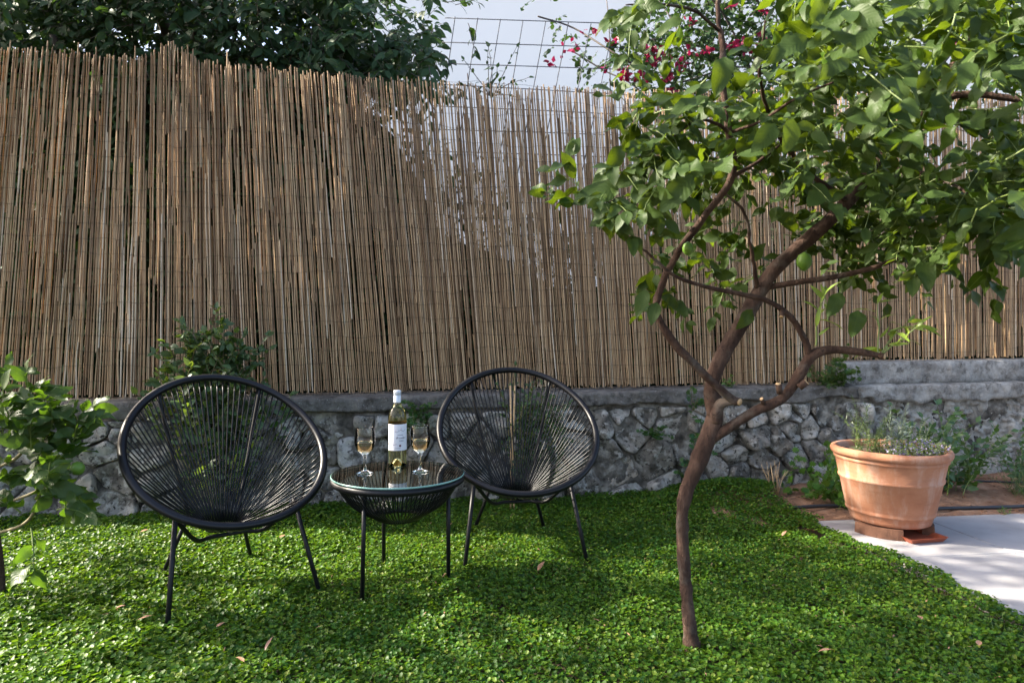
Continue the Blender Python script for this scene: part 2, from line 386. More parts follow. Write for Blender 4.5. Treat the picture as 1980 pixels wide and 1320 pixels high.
SH = {
 'citrus': [leaf_shape(1, random.uniform(0.50, 0.70), random.uniform(0.08, 0.40), random.uniform(-0.12, 0.40), random.uniform(0.2, 1.1), ph=random.random()*6) for _ in range(18)],
 'citrus_lo': [leaf_shape(1, random.uniform(0.44, 0.58), random.uniform(0.12, 0.4), random.uniform(0.05, 0.35), 0, rows=4, cols=3) for _ in range(6)],
 'oval': [leaf_shape(1, random.uniform(0.5, 0.68), random.uniform(0.1, 0.3), random.uniform(0.05, 0.25), 0, rows=4, cols=3) for _ in range(5)],
 'heart': [leaf_shape(1, random.uniform(0.75, 0.95), random.uniform(0.15, 0.35), random.uniform(0.05, 0.25), 0, rows=4, cols=3, heart=0.5) for _ in range(5)],
 'narrow': [leaf_shape(1, random.uniform(0.22, 0.3), 0.25, random.uniform(0.2, 0.6), 0.5, rows=5, cols=3, ph=random.random()*6) for _ in range(5)],
 'lobed': [lobed_shape() for _ in range(5)],
 'needle': [leaf_shape(1, 0.16, 0.2, 0.12, 0, rows=2, cols=3) for _ in range(3)],
 'bract': [leaf_shape(1, 0.8, 0.3, -0.2, 0.6, rows=3, cols=3, ph=random.random()*6) for _ in range(4)],
}
_MC = {}
def shape_meshes(kind, matkey):
    if (kind, matkey) not in _MC: _MC[(kind, matkey)] = to_mesh(SH[kind], M[matkey])
    return _MC[(kind, matkey)]

class Leaves:                          # leaf placements of ONE plant
    def __init__(s): s.loc = []; s.X = []; s.Z = []; s.sc = []
    def add(s, loc, d, up, sc):
        s.loc.append(tuple(loc)); s.X.append(tuple(d)); s.Z.append(tuple(up)); s.sc.append(sc)
    def frames(s):
        X = np.array(s.X, float); X /= np.linalg.norm(X, axis=1, keepdims=True)+1e-9
        Z = np.array(s.Z, float); Z -= X*np.sum(X*Z, axis=1, keepdims=True)
        Z /= np.linalg.norm(Z, axis=1, keepdims=True)+1e-9
        Y = np.cross(Z, X)
        return np.stack([X, Y, Z], axis=2)
    def build(s, parent, kind, matkey, n_ind=0, mass='foliage', name='leaf'):
        if not s.loc: return
        Rm = s.frames(); L = np.array(s.loc, float); S = np.array(s.sc, float)
        n = len(L); base = np.array(ROOT[parent.name])
        dep = np.maximum(L[:, 1], 0.2)
        px = 990 + L[:, 0]/dep*FPX; py = HOR + (CAM_H - L[:, 2])/dep*FPX
        inside = (px > -25) & (px < 2005) & (py > -25) & (py < 1345)
        facing = np.abs(Rm[:, 1, 2])*0.8 + 0.2
        score = (S/dep)**2*facing*inside
        order = np.argsort(-score)
        k = int(min(n_ind, np.count_nonzero(score > 0)))
        if n - k < 6: k = int(np.count_nonzero(score > 0)) if k > 0 else 0
        vm = shape_meshes(kind, matkey); nv = len(vm)
        for i in order[:k]:
            o = bpy.data.objects.new(name, vm[i % nv]); COL.objects.link(o); o.parent = parent
            mt = Matrix([[*(Rm[i, r, :]*S[i]), L[i, r]-base[r]] for r in range(3)] + [[0, 0, 0, 1]])
            o.matrix_local = mt
        rest = order[k:]
        if len(rest) == 0: return
        Vs = []; Fs = []; rr = []; off = 0
        for v in range(nv):
            idx = rest[rest % nv == v]
            if len(idx) == 0: continue
            sv, sf = SH[kind][v]
            W = np.einsum('nij,kj->nki', Rm[idx]*S[idx][:, None, None], sv) + L[idx][:, None, :]
            Vs.append(W.reshape(-1, 3)); m = len(sv)
            Fs.append((sf[None] + (np.arange(len(idx))*m)[:, None, None] + off).reshape(-1, sf.shape[1]))
            rr.append(np.repeat(RNG.random(len(idx)), m)); off += len(idx)*m
        ob = mk(mass, np.concatenate(Vs), np.concatenate(Fs), M[matkey], parent, rnd=np.concatenate(rr), kind='stuff')
        add_vein(ob.data, len(SH[kind][0][0]), len(rest)); return ob

def rv(s=1.0): return Vector((random.uniform(-1, 1), random.uniform(-1, 1), random.uniform(-1, 1)))*s
def unit(v): return v.normalized() if v.length > 1e-9 else Vector((0, 0, 1))

# ------------------------------------------------------------------ the setting: ground, terrace behind, soil bed, patio
TH = math.atan(0.17); E = Vector((math.cos(TH), math.sin(TH), 0)); NW = Vector((math.sin(TH), -math.cos(TH), 0)); W0 = Vector((0, 4.125, 0))
def wp(u, ww, z): return W0 + E*u + NW*ww + Vector((0, 0, z))      # wall frame: along, out towards the garden, up
def wall_uv(px, py):                   # photo pixel on the wall's face
    d = Vector(((px-990)/FPX, 1, -(py-HOR)/FPX)); c = Vector((0, 0, CAM_H))
    t = (W0 - c).dot(NW)/d.dot(NW); p = c + d*t
    return (p - W0).dot(E), p.z
def ztop(u): return 0.605 + 0.0065*(u + 2.8)

ground = mk('ground', [(-150, -60, -0.032), (150, -60, -0.032), (150, 200, -0.032), (-150, 200, -0.032)], [(0, 1, 2, 3)], M['soil'], kind='structure')
tV = [wp(-60, -0.36, 0.575), wp(60, -0.36, 0.575), wp(60, -160, 0.575), wp(-60, -160, 0.575),
      wp(-60, -0.36, -0.2), wp(60, -0.36, -0.2), wp(60, -160, -0.2), wp(-60, -160, -0.2)]
mk('terrain', tV, [(0, 1, 2, 3), (0, 4, 5, 1), (1, 5, 6, 2), (3, 2, 6, 7), (0, 3, 7, 4)], M['soil'], kind='structure', smooth=False)

# patio frame
PA = Vector((1.60, 3.605, 0)); PX = Vector((0.992, 0.125, 0)).normalized(); PY = Vector((0.125, -0.992, 0)).normalized()
patio = mk('patio', [tuple(PA + PX*a + PY*b + Vector((0, 0, z))) for z in (-0.03, -0.007) for a, b in ((0, 0), (4.2, 0), (4.2, 4.2), (0, 4.2))],
           [(4, 7, 6, 5), (0, 1, 5, 4), (1, 2, 6, 5), (2, 3, 7, 6), (3, 0, 4, 7)], M['grout'], kind='structure', smooth=False)
def tile_mesh(s=0.6, g=0.0028, t=0.03, b=0.0025):
    h = s/2-g
    V = []
    for z, q in ((-t, h), (-b, h), (0, h-b)):
        V += [(-q, -q, z), (q, -q, z), (q, q, z), (-q, q, z)]
    F = [(8, 9, 10, 11)]
    for l in (0, 4):
        for k in range(4): F.append((l+k, l+(k+1) % 4, l+4+(k+1) % 4, l+4+k))
    return mesh_np('tile', V, F, M['tile'], smooth=False)
tm = tile_mesh()
for i in range(7):
    for j in range(7):
        c = PA + PX*(0.3+0.6*i) + PY*(0.3+0.6*j)
        if c.x - 0.7 > 0.75*c.y or c.y < 1.3: continue
        o = bpy.data.objects.new('tile', tm); COL.objects.link(o); o.parent = patio
        o.location = (c.x, c.y, 0.0005*random.uniform(-1, 1)); o.rotation_euler = (0, 0, math.atan2(PX.y, PX.x))

# soil bed between patio and wall
def bed_h(x, y):
    return -0.012 + 0.030*fbm((x, y, 0), 2.2, 3) + 0.012*fbm((x, y, 3), 11, 4) + 0.04*max(0, min(1, (y-3.65)/0.9))
nx, ny = 150, 60; V = []; F = []
for j in range(ny):
    for i in range(nx):
        x = 1.10 + 4.2*i/(nx-1); y0 = 3.52 + 0.08*(x-1.5); y1 = (W0+E*(x/E.x)).y - 0.0
        y = y0 + (y1-y0)*j/(ny-1); V.append((x, y, bed_h(x, y) if j > 3 else -0.03))
for j in range(ny-1):
    for i in range(nx-1):
        a = j*nx+i; F.append((a, a+1, a+nx+1, a+nx))
mk('soil_bed', V, F, M['redsoil'], kind='structure')

# ------------------------------------------------------------------ stone wall
wall = empty('stone_wall', wp(0, -0.2, 0), 'low rubble stone retaining wall with concrete top below the cane fence', 'wall')
U0, U1 = -4.2, 5.2
V = []; F = []; n1, n2 = 420, 34
for i in range(n1):
    u = U0 + (U1-U0)*i/(n1-1)
    for j in range(n2):
        z = -0.1 + (ztop(u)-0.05+0.1)*j/(n2-1)
        d = -0.030 + 0.050*fbm((u, z, 31), 4.0, 4) + 0.012*fbm((u, z, 12), 24, 3)
        V.append(wp(u, max(-0.075, min(-0.004, d)), z))
    V.append(wp(u, -0.34, ztop(u)-0.05)); V.append(wp(u, -0.34, -0.1))
K = n2+2
for i in range(n1-1):
    for j in range(K-1):
        a = i*K+j; F.append((a, a+K, a+K+1, a+1))
mk('core', V, F, M['mortar'], wall)
UP = wall_uv(1690, 850)[0]            # from here on the face is plastered
def cap_low(u): return ztop(u) - 0.092 - 0.040*fbm((u, 0, 5), 3.0, 4) - (0.03 + 0.03*fbm((u, 7, 2), 6, 4) if u > UP else 0)
# coping: profile swept along u
def coping(name, ua, ub, mat, topf, lowf, w_out, w_in, step=0.02):
    V = []; F = []; n = int((ub-ua)/step)+1; K = 13
    for i in range(n):
        u = ua + (ub-ua)*i/(n-1); zt = topf(u); zl = lowf(u)
        for k in range(K):
            if k < 9: t = k/8; ww = w_out; z = zl + (zt-zl)*t
            else: t = (k-8)/4; ww = w_out + (w_in-w_out)*t; z = zt
            if k == 0: ww = w_out - 0.05
            if k == 8: ww -= 0.008; z -= 0.003
            d = 0.010*fbm((u*1.0, z*1.0, 1), 26, 5) + 0.010*fbm((u, z, 9), 4, 3)
            V.append(wp(u, ww + (d if k < 9 else 0), z + (0.007*fbm((u, k*.3, 2), 11, 4) if k >= 8 else 0)))
    for i in range(n-1):
        for k in range(K-1):
            a = i*K+k; F.append((a, a+K, a+K+1, a+1))
    F.append(tuple(range(K))); F.append(tuple((n-1)*K+k for k in range(K-1, -1, -1)))
    return mk(name, V, F, mat, wall)
coping('coping', U0, UP-0.12, M['coping'], ztop, cap_low, 0.012, -0.33)
coping('coping', UP-0.118, U1, M['pale_coping'], ztop, cap_low, 0.016, -0.33)
US = wall_uv(1648, 720)[0]
step_o = coping('upper_step', US, U1, M['pale_coping'], lambda u: 0.792 + 0.004*(u-US), lambda u: ztop(u)-0.02, -0.085, -0.33)
# plastered face
V = []; F = []; n1 = 330; n2 = 80
for i in range(n1):
    u = UP - 0.05 + (U1-UP+0.05)*i/(n1-1)
    for j in range(n2):
        z = -0.05 + (ztop(u)-0.075+0.05)*j/(n2-1)
        ed = min(1, i/7)
        d = -0.024 + 0.055*fbm((u, z, 4), 3.4, 5)*ed + 0.045*abs(fbm((u, z*1.5, 8), 9, 5)) + 0.02*fbm((u, z, 2), 30, 3) - 0.05*(1-ed) + 0.035*max(0, 0.15-z)/0.2
        V.append(wp(u, min(d, 0.02), z))
for i in range(n1-1):
    for j in range(n2-1):
        a = i*n2+j; F.append((a, a+n2, a+n2+1, a+1))
mk('plaster_face', V, F, M['plaster'], wall)
# rubble stones: cells round seeds read off the photograph
seeds = [(231,810),(229,844),(209,866),(194,833),(278,846),(284,880),(229,915),(119,925),(212,985),(148,955),(115,840),(64,822),(20,867),(15,931),(64,968),(135,810),
 (318,812),(340,835),(308,931),(382,888),(392,952),(440,835),(470,900),(520,862),(540,912),(565,955),(500,965),(330,975),(380,815),(500,815),(560,830),(440,870),
 (590,812),(623,816),(660,810),(609,838),(621,880),(684,872),(706,812),(742,818),(752,872),(630,930),(606,958),(644,965),(678,950),(815,862),(845,880),(795,840),(780,915),(830,930),(722,935),(800,812),(850,820),
 (890,815),(966,822),(935,845),(915,885),(888,926),(950,925),(1000,870),(1010,815),(1050,850),(1060,905),(1000,940),(1060,950),(1160,812),(1118,806),(1110,860),(1222,830),(1165,885),(1270,892),(1300,820),(1250,795),(1196,793),(1294,790),(1128,942),(1213,950),(1293,942),(1200,922),
 (1356,818),(1332,867),(1407,852),(1462,844),(1532,832),(1507,856),(1476,888),(1420,882),(1390,905),(1432,914),(1537,884),(1546,795),(1512,790),(1425,800),(1460,803),(1475,925),(1510,918),(1350,925),(1370,790),
 (1588,806),(1568,822),(1622,822),(1540,800),(1580,872),(1632,852),(1664,800),(1600,845),(1650,885),(1590,915),(1640,925),(1670,840),(1560,935),(-40,820),(-50,890),(-60,960),(-130,830),(-140,930)]
S2 = [wall_uv(*s) for s in seeds]
def clip(poly, mx, my, nx_, ny_):
    out = []
    for i in range(len(poly)):
        a = poly[i]; b = poly[(i+1) % len(poly)]
        da = (a[0]-mx)*nx_+(a[1]-my)*ny_; db = (b[0]-mx)*nx_+(b[1]-my)*ny_
        if da <= 0: out.append(a)
        if (da < 0 < db) or (db < 0 < da):
            t = da/(da-db); out.append((a[0]+(b[0]-a[0])*t, a[1]+(b[1]-a[1])*t))
    return out
def resample(poly, n):
    L = [math.dist(poly[i], poly[(i+1) % len(poly)]) for i in range(len(poly))]; T = sum(L); out = []
    for k in range(n):
        d = T*k/n; i = 0
        while d > L[i] and i < len(L)-1: d -= L[i]; i += 1
        t = d/(L[i]+1e-9); a = poly[i]; b = poly[(i+1) % len(poly)]
        out.append((a[0]+(b[0]-a[0])*t, a[1]+(b[1]-a[1])*t))
    return out
for si, (su, sz) in enumerate(S2):
    poly = [(su-.5, -0.06), (su+.5, -0.06), (su+.5, ztop(su)-0.105), (su-.5, ztop(su)-0.105)]
    for sj, (tu, tz) in enumerate(S2):
        if si == sj or abs(tu-su) > 0.8: continue
        poly = clip(poly, (su+tu)/2, (sz+tz)/2, tu-su, tz-sz)
        if len(poly) < 3: break
    poly = clip(poly, UP-0.02, 0, 1, 0) if len(poly) >= 3 else poly
    if len(poly) < 3: continue
    cx = sum(p[0] for p in poly)/len(poly); cz = sum(p[1] for p in poly)/len(poly)
    K = 30
    rs = resample(poly, K)
    for _ in range(1): rs = [((rs[k-1][0]+2*rs[k][0]+rs[(k+1) % K][0])/4, (rs[k-1][1]+2*rs[k][1]+rs[(k+1) % K][1])/4) for k in range(K)]
    size = sum(math.dist(p, (cx, cz)) for p in rs)/K
    gap = random.uniform(0.001, 0.008)
    prot = random.uniform(-0.012, 0.022); hgt = min(0.045, 0.02+size*0.2); tilt = (random.uniform(-.3, .3), random.uniform(-.4, .15))
    rings = [(1.0, -0.085), (1.0, -0.025), (0.985, -0.004), (0.95, 0.6*hgt*0.5), (0.84, 0.85*hgt*0.5), (0.64, 0.95*hgt*0.5), (0.40, hgt*0.5), (0.18, hgt*0.5)]
    V = []; F = []
    for q, (f, hh) in enumerate(rings):
        for (a, b) in rs:
            dd = math.dist((a, b), (cx, cz)); ff = f*max(0.3, (dd-gap)/dd)
            jit = 1 + 0.16*fbm((a*1.0, b*1.0, si), 8, 3)
            uu = cx+(a-cx)*ff*jit; zz = cz+(b-cz)*ff*jit
            h = hh + prot - 0.012 + (tilt[0]*(uu-cx)+tilt[1]*(zz-cz))*(q > 1) + (0.044*fbm((uu, zz, si*3.1), 6, 3)+0.016*fbm((uu, zz, si), 22, 4))*(q > 1)
            V.append(wp(uu, h, zz))
    hc = 0.5*hgt + prot - 0.012 + 0.044*fbm((cx, cz, si*3.1), 6, 3)
    V.append(wp(cx, hc, cz))
    for q in range(len(rings)-1):
        for k in range(K):
            l = (k+1) % K; F.append((q*K+k, q*K+l, (q+1)*K+l, (q+1)*K+k))
    c0 = (len(rings)-1)*K
    for k in range(K): F.append((c0+k, c0+(k+1) % K, len(V)-1))
    mk('stone', V, F, M['stone'], wall)

# ------------------------------------------------------------------ cane fence
fence = empty('cane_fence', wp(0, -0.16, 0.62), 'tall tan cane screen fence standing on top of the low stone wall', 'fence')
WF = -0.175
TOPK = [(-3.3, 2.56), (-2.76, 2.585), (-2.45, 2.57), (-2.10, 2.585), (-2.02, 2.67), (-1.92, 2.66), (-1.80, 2.575), (-1.5, 2.56), (-1.1, 2.555), (-0.5, 2.535), (0.2, 2.54), (1.0, 2.56), (2.0, 2.63), (3.0, 2.68), (4.6, 2.72)]
def topz(u):
    for (a, za), (b, zb) in zip(TOPK, TOPK[1:]):
        if a <= u <= b: return za + (zb-za)*(u-a)/(b-a)
    return 2.58
LEANK = [(-3.3, 0.085), (-2.6, 0.06), (-2.0, 0.005), (-1.4, -0.045), (-0.6, -0.085), (0.2, -0.075), (1.0, -0.06), (2.2, -0.02), (4.6, 0.0)]
def lean(u):
    for (a, za), (b, zb) in zip(LEANK, LEANK[1:]):
        if a <= u <= b: return za + (zb-za)*(u-a)/(b-a)
    return 0.0
def botz(u): return (0.796 + 0.004*(u-US)) if u > US-0.02 else ztop(u)+0.006
def reed_shape(seed, sides=6, rings=9):
    rr = random.Random(seed); V = []; F = []
    a1, a2, p1 = rr.uniform(-0.006, 0.006), rr.uniform(-0.003, 0.003), rr.random()*6
    for i in range(rings):
        t = i/(rings-1); bx_ = a1*math.sin(math.pi*t)+a2*math.sin(2*math.pi*t+p1)
        by_ = 0.5*a2*math.sin(3*t+p1); r = 1.0 - 0.16*t + (0.14 if i in (2, 4, 6) else 0)
        for k in range(sides):
            a = 2*math.pi*k/sides; V.append((bx_, by_, t, r*math.cos(a), r*math.sin(a)))
    for i in range(rings-1):
        for k in range(sides):
            l = (k+1) % sides; F.append((i*sides+k, i*sides+l, (i+1)*sides+l, (i+1)*sides+k))
    return V, F
REEDS = [reed_shape(i) for i in range(14)]
items = []
u = -3.25
def add_reed(u, wv, z0, z1, r):
    items.append((u, wv, z0, z1, r, lean(u)+random.gauss(0, 0.0035), random.gauss(0, 0.003)))
while u < 4.5:
    pxu = 990 + FPX*(wp(u, WF, 0).x)/(wp(u, WF, 0).y)
    k_ = min(1.0, max(0.0, (pxu-420)/600.0))            # reeds get thinner and closer towards the right
    bz = botz(u); tz = topz(u) + random.gauss(0, 0.012) + (random.random() < 0.03)*random.uniform(0.02, 0.07)
    vz = 790 < pxu < 1290
    z = bz + random.uniform(0, 0.025); uu = u; first = True
    while z < tz - 0.05:
        ln_ = random.uniform(0.45, 1.35) if not first else random.uniform(0.25, 1.4)
        z1 = min(tz, z + ln_); first = False
        if tz - z1 < 0.18: z1 = tz
        if not (vz and z > 1.75 and random.random() < 0.10):
            add_reed(uu, WF + random.uniform(-.004, .009), z, z1, random.uniform(0.0037, 0.0047)*(1 - 0.10*k_))
        z = z1 - random.uniform(0.02, 0.12); uu = u + random.uniform(-.0035, .0035)
        if z1 >= tz: break
    for _q in range((2 if vz else 1) if random.random() < (0.96 if vz else 0.55 + 0.3*k_) else 0):
        L = random.uniform(0.6, tz-bz); z0_ = random.uniform(bz, tz-L)
        add_reed(u+0.008+random.uniform(-.004, .004), WF-0.014+random.uniform(-.006, .003), z0_, z0_+L, random.uniform(0.0036, 0.0050))
    u += random.uniform(0.0104, 0.0134)*(1 - 0.14*k_) + (0.007 if random.random() < 0.03 else 0)
def reed_verts(it, sh):
    u, wv, z0, z1, r, ln, ln2 = it
    V = []
    for bx_, by_, t, cx_, cy_ in sh[0]:
        z = z0+(z1-z0)*t
        V.append(wp(u + ln*(z-0.62) + bx_ + r*cx_, wv + 0.5*by_ + ln2*(z-0.62) + r*cy_, z))
    return V
def reed_score(it):
    p = wp(it[0], it[1], 1.6); px = 990+FPX*p.x/p.y
    if not (5 < px < 1975): return 0
    return it[4]*(it[3]-it[2])/p.y**2*(1 if it[1] > WF-0.005 else 0.25)
order = sorted(range(len(items)), key=lambda i: -reed_score(items[i]))
ind = set(order[:300]); mb = MB()
for i, it in enumerate(items):
    sh = REEDS[i % len(REEDS)]
    if i in ind: mk('reed', reed_verts(it, sh), sh[1], M['reed'], fence)
    else: mb.add(reed_verts(it, sh), sh[1])
mb.obj('reeds', M['reed'], fence, kind='stuff')
for k in range(21):
    z0 = 0.70 + k*0.092; pts = []
    u = -3.2
    while u < 4.4:
        zz = z0 + 0.012*math.sin(u*5+k)+0.006*math.sin(u*23+k*2) + random.gauss(0, 0.0025) + (0.03*(u-1) if u > 1 else 0)
        pts.append(wp(u + lean(u)*(zz-.62), WF + 0.0135, zz)); u += 0.05
    V, F = tube(pts, 0.0008, 4); mk('binding_wire', V, F, M['wire'], fence)

# ------------------------------------------------------------------ house, steel mesh, plants behind the fence
V, F = box(-2.6, 14.0, 9.0, 9.4, 0.5, 7.5)
house = mk('house', V, F, M['house'], smooth=False); tag(house, 'plain white rendered house wall rising behind the cane fence', 'house')

YM = 4.95
mesh = empty('steel_mesh', P(1000, 170, YM), 'dark steel wire mesh panel leaning behind the fence top in front of white wall', 'mesh panel')
for k in range(8):
    V, F = tube([P(880+k*43.8, 33+k*2.2, YM), P(838+k*40.5, 330+k*3, YM+0.02)], 0.0034, 5); mk('bar', V, F, M['steel'], mesh)
for k, (ya, yb) in enumerate([(35, 47), (82, 93), (123, 135), (163, 184), (205, 222), (250, 262), (292, 305)]):
    V, F = tube([P(860-k*6, ya, YM-.008), P(1040, (ya+yb)/2, YM-.008), P(1222-k*3, yb, YM-.008)], 0.0034, 5); mk('bar', V, F, M['steel'], mesh)

def spray(L, TW, start, d, length, n, size, droop=0.25, rad=0.004, jitter=0.35, pair=False, tipsize=0.7, flat=0.35, face=(0, 0, 1)):
    pts = [Vector(start)]; d = unit(Vector(d)); step = length/max(2, n)
    for i in range(n):
        d = unit(d + rv(0.16) + Vector((0, 0, -droop*0.12)))
        pts.append(pts[-1] + d*step)
        side = unit(d.cross(Vector((0, 0, 1))) + rv(0.3))
        for sgn in ((1, -1) if pair else (1 if i % 2 else -1,)):
            ld = unit(side*sgn*0.9 + d*0.7 + rv(jitter) + Vector((0, 0, -droop*0.5)))
            up = unit(Vector(face) + rv(flat*1.6))
            L.add(pts[-1] + ld*rad*2, ld, up, size*random.uniform(0.55, 1.2)*(1 - (1-tipsize)*i/n))
    L.add(pts[-1], unit(d+rv(0.3)), unit(Vector(face)+rv(0.5)), size*tipsize)
    V, F = tube(pts, [rad*(1-0.6*i/n) for i in range(n+1)], 5, caps=False); TW.add(V, F)
    return pts

# big lemon tree behind the left fence
tr = empty('lemon_tree', (-2.6, 5.9, 0.575), 'dense dark green lemon tree towering behind the left of the cane fence', 'tree')
V, F = tube(catmull([(-2.6, 5.9, 0.5), (-2.55, 5.8, 1.5), (-2.75, 5.75, 2.4), (-2.6, 5.7, 3.4)]), [0.11]*6+[0.09]*6+[0.07]*7, 10); mk('trunk', V, F, M['darktwig'], tr)
for pts in ([(-2.6, 5.8, 1.7), (-1.9, 5.4, 2.5), (-1.3, 5.2, 3.0)], [(-2.7, 5.8, 2.0), (-3.5, 5.3, 2.8), (-4.0, 5.0, 3.3)], [(-2.6, 5.75, 2.4), (-2.3, 5.0, 3.2), (-2.0, 4.8, 3.6)], [(-2.7, 5.7, 1.9), (-3.0, 4.9, 2.5), (-3.1, 4.6, 3.0)], [(-2.6, 5.7, 2.8), (-2.7, 4.9, 3.65), (-2.6, 4.0, 3.7), (-2.4, 3.0, 3.4)], [(-2.6, 5.7, 2.9), (-2.0, 4.9, 3.8), (-1.6, 4.0, 3.7)]):  # last two reach out to the added, unseen shading boughs
    cp = catmull(pts); V, F = tube(cp, [0.05-0.035*i/len(cp) for i in range(len(cp))], 8); mk('branch', V, F, M['darktwig'], tr)
L = Leaves(); TW = MB()
def back_edge(x, z):                   # right outline of the crown as in the photograph
    return True
k = 0
while k < 2300:
    Yc = 4.6 + 2.2*random.random()**1.5
    px = random.uniform(-120, 845); py = random.uniform(-75, 190) if random.random() < .9 else random.uniform(-300, 0)
    if px > 700 and py < 90 - (px-700)*0.3 and random.random() < 0.8: continue
    if px > 760 and random.random() < 0.45: continue
    p = P(px, py, Yc)
    if p.z < 1.5: continue
    d = unit(Vector((random.uniform(-1, 1), -0.6, random.uniform(-0.7, 0.5))))
    spray(L, TW, p, d, random.uniform(0.2, 0.38), random.randint(6, 10), random.uniform(0.09, 0.13), droop=0.7, rad=0.003, flat=0.55, face=(0, -.9, .8)); k += 1
k = 0
while k < 330:                         # unseen boughs added above and left of the frame to shade ground and patio
    dense = k < 310
    c = Vector((random.uniform(-3.75, -1.5) if dense else random.uniform(-5.2, -3.7), random.uniform(2.3, 4.3), random.uniform(2.5, 3.7)))
    if c.z < 1.22 + 0.5*c.y: continue
    if fbm(c, 1.1, 2) < -0.2: continue
    spray(L, TW, c, rv(), 0.3, 8, 0.125, droop=0.3, rad=0.003, flat=.8); k += 1
# loose sprays reaching right over the white wall
for (px, py, dx, dz, nn) in [(760, 20, 1, -.1, 8), (800, 40, .8, -.5, 9), (880, 10, .9, .2, 8), (905, 45, .2, -1, 8), (860, 5, 1, .1, 7), (740, 60, .6, -.6, 8), (800, 100, .7, -.3, 8), (790, 130, .8, 0, 7), (730, 130, .8, .2, 8)]:
    spray(L, TW, P(px, py, 5.2), (dx, -.1, dz), 0.26, nn, 0.095, droop=0.5, rad=0.003, flat=.6, face=(0, -.9, .7))
L.build(tr, 'citrus_lo', 'dark', 300); TW.obj('twigs', M['darktwig'], tr, kind='stuff')
for (px, py) in [(372, 38), (424, 40), (40, 150)]:
    p = P(px, py, 4.6); V, F = lathe([(0.001, -.03), (.016, -.024), (.026, -.005), (.026, .008), (.015, .026), (.001, .031)], 14, p); mk('fruit', V, F, M['fruit'], tr)

# hedge right behind the fence (dark between the reeds)
hd = empty('hedge', wp(-1.0, -0.9, 0.575), 'dark leafy hedge glimpsed through the gaps of the cane fence', 'hedge')
def hedge_top(px):
    ks = [(-400, 3.0), (690, 2.9), (760, 2.8), (800, 2.65), (850, 2.25), (960, 2.15), (1040, 2.0), (1080, 1.8), (1230, 1.9), (1310, 2.4), (1500, 2.4), (2200, 2.5)]
    for (a, za), (b, zb) in zip(ks, ks[1:]):
        if a <= px <= b: return za+(zb-za)*(px-a)/(b-a)
    return 2.0
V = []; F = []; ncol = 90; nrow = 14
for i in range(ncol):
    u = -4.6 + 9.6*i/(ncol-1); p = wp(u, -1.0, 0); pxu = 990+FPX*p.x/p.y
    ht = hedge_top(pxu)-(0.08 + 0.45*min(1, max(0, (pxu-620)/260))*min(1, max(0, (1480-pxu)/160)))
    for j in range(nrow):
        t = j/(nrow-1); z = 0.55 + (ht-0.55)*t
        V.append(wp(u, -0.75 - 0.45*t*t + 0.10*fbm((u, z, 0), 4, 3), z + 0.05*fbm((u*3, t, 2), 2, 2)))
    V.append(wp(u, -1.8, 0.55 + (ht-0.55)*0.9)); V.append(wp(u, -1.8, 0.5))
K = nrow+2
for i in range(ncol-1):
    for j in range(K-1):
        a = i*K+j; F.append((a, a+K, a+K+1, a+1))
mk('shade_core', V, F, M['hedgecore'], hd)  # near-black sheet, paints the shade inside the hedge behind the reed gaps
L = Leaves()
for k in range(9000):
    u = random.uniform(-4.4, 4.9); p = wp(u, -0.8, 0); pxu = 990+FPX*p.x/p.y
    ht = hedge_top(pxu); t = random.random()**0.8; z = 0.6+(ht-0.6)*t + random.gauss(0, .12 if 780 < pxu < 1330 else .05)
    q = wp(u, -0.62-0.45*t*t+random.uniform(-.12, .14), z)
    L.add(q, unit(rv()+Vector((0, -.6, 0))), unit(Vector((0, -.6, 1))+rv(.8)), random.uniform(0.05, 0.10))
L.build(hd, 'citrus_lo', 'dark', 0)

# thin shrub poking over the fence in front of the mesh
def plant(name, label, cat, base, stems, leaf, mat, size, n_ind, group=None, stemmat='gtwig', rad=0.004, pair=True, per=9, droop=0.3, jit=0.35, flat=0.35, tipsize=0.7, face=(0, -.55, .8)):
    o = empty(name, base, label, cat, group); L = Leaves(); TW = MB()
    for (a, d, ln) in stems: spray(L, TW, a, d, ln, per, size, droop=droop, rad=rad, pair=pair, jitter=jit, flat=flat, tipsize=tipsize, face=face)
    TW.obj('stems', M[stemmat], o); L.build(o, leaf, mat, n_ind); return o
b = P(950, 190, 4.75)
st = [(P(950+random.uniform(-8, 8), 185, 4.75), (math.sin(a), random.uniform(-.2, .2), math.cos(a)), ln) for a, ln in [(-1.0, .22), (-.5, .30), (-.15, .34), (.1, .36), (.45, .36), (.8, .30), (1.2, .22), (.2, .2)]]
plant('thin_shrub', 'thin dark twiggy shrub poking over the fence top in front of wire mesh', 'shrub', (b.x, b.y, 0.575), st + [(Vector((b.x, b.y, 0.58)), (0, 0, 1), 2.0)], 'oval', 'dark', 0.055, 60, stemmat='darktwig', pair=False, per=8, flat=0.9)

# bougainvillea
bo = empty('bougainvillea', (1.9, 5.6, 0.575), 'bougainvillea with magenta flowers sprawling above the fence against white wall', 'bougainvillea')
L = Leaves(); TW = MB()
YB = 5.3
for pts, r in ([[(1700, 330), (1560, 150), (1420, 105), (1290, 78), (1250, 80)], .012], [[(1560, 200), (1440, 130), (1300, 160), (1200, 110), (1110, 55), (1040, 32)], .007], [[(1300, 300), (1240, 180), (1165, 135), (1100, 95)], .006],
               [[(1180, 180), (1178, 60), (1172, -10)], .004], [[(1640, 260), (1500, 60), (1440, -40)], .009], [[(1500, 240), (1400, 30), (1330, -40)], .008], [[(1700, 330), (1850, 90), (1960, 40)], .009], [[(1600, 700), (1700, 330)], .02], [[(1350, 200), (1310, 60), (1250, -30)], .005]):
    V, F = tube(catmull([P(x, y, YB+random.uniform(-.15, .3)) for x, y in pts]), r, 6); mk('branch', V, F, M['darktwig'], bo)
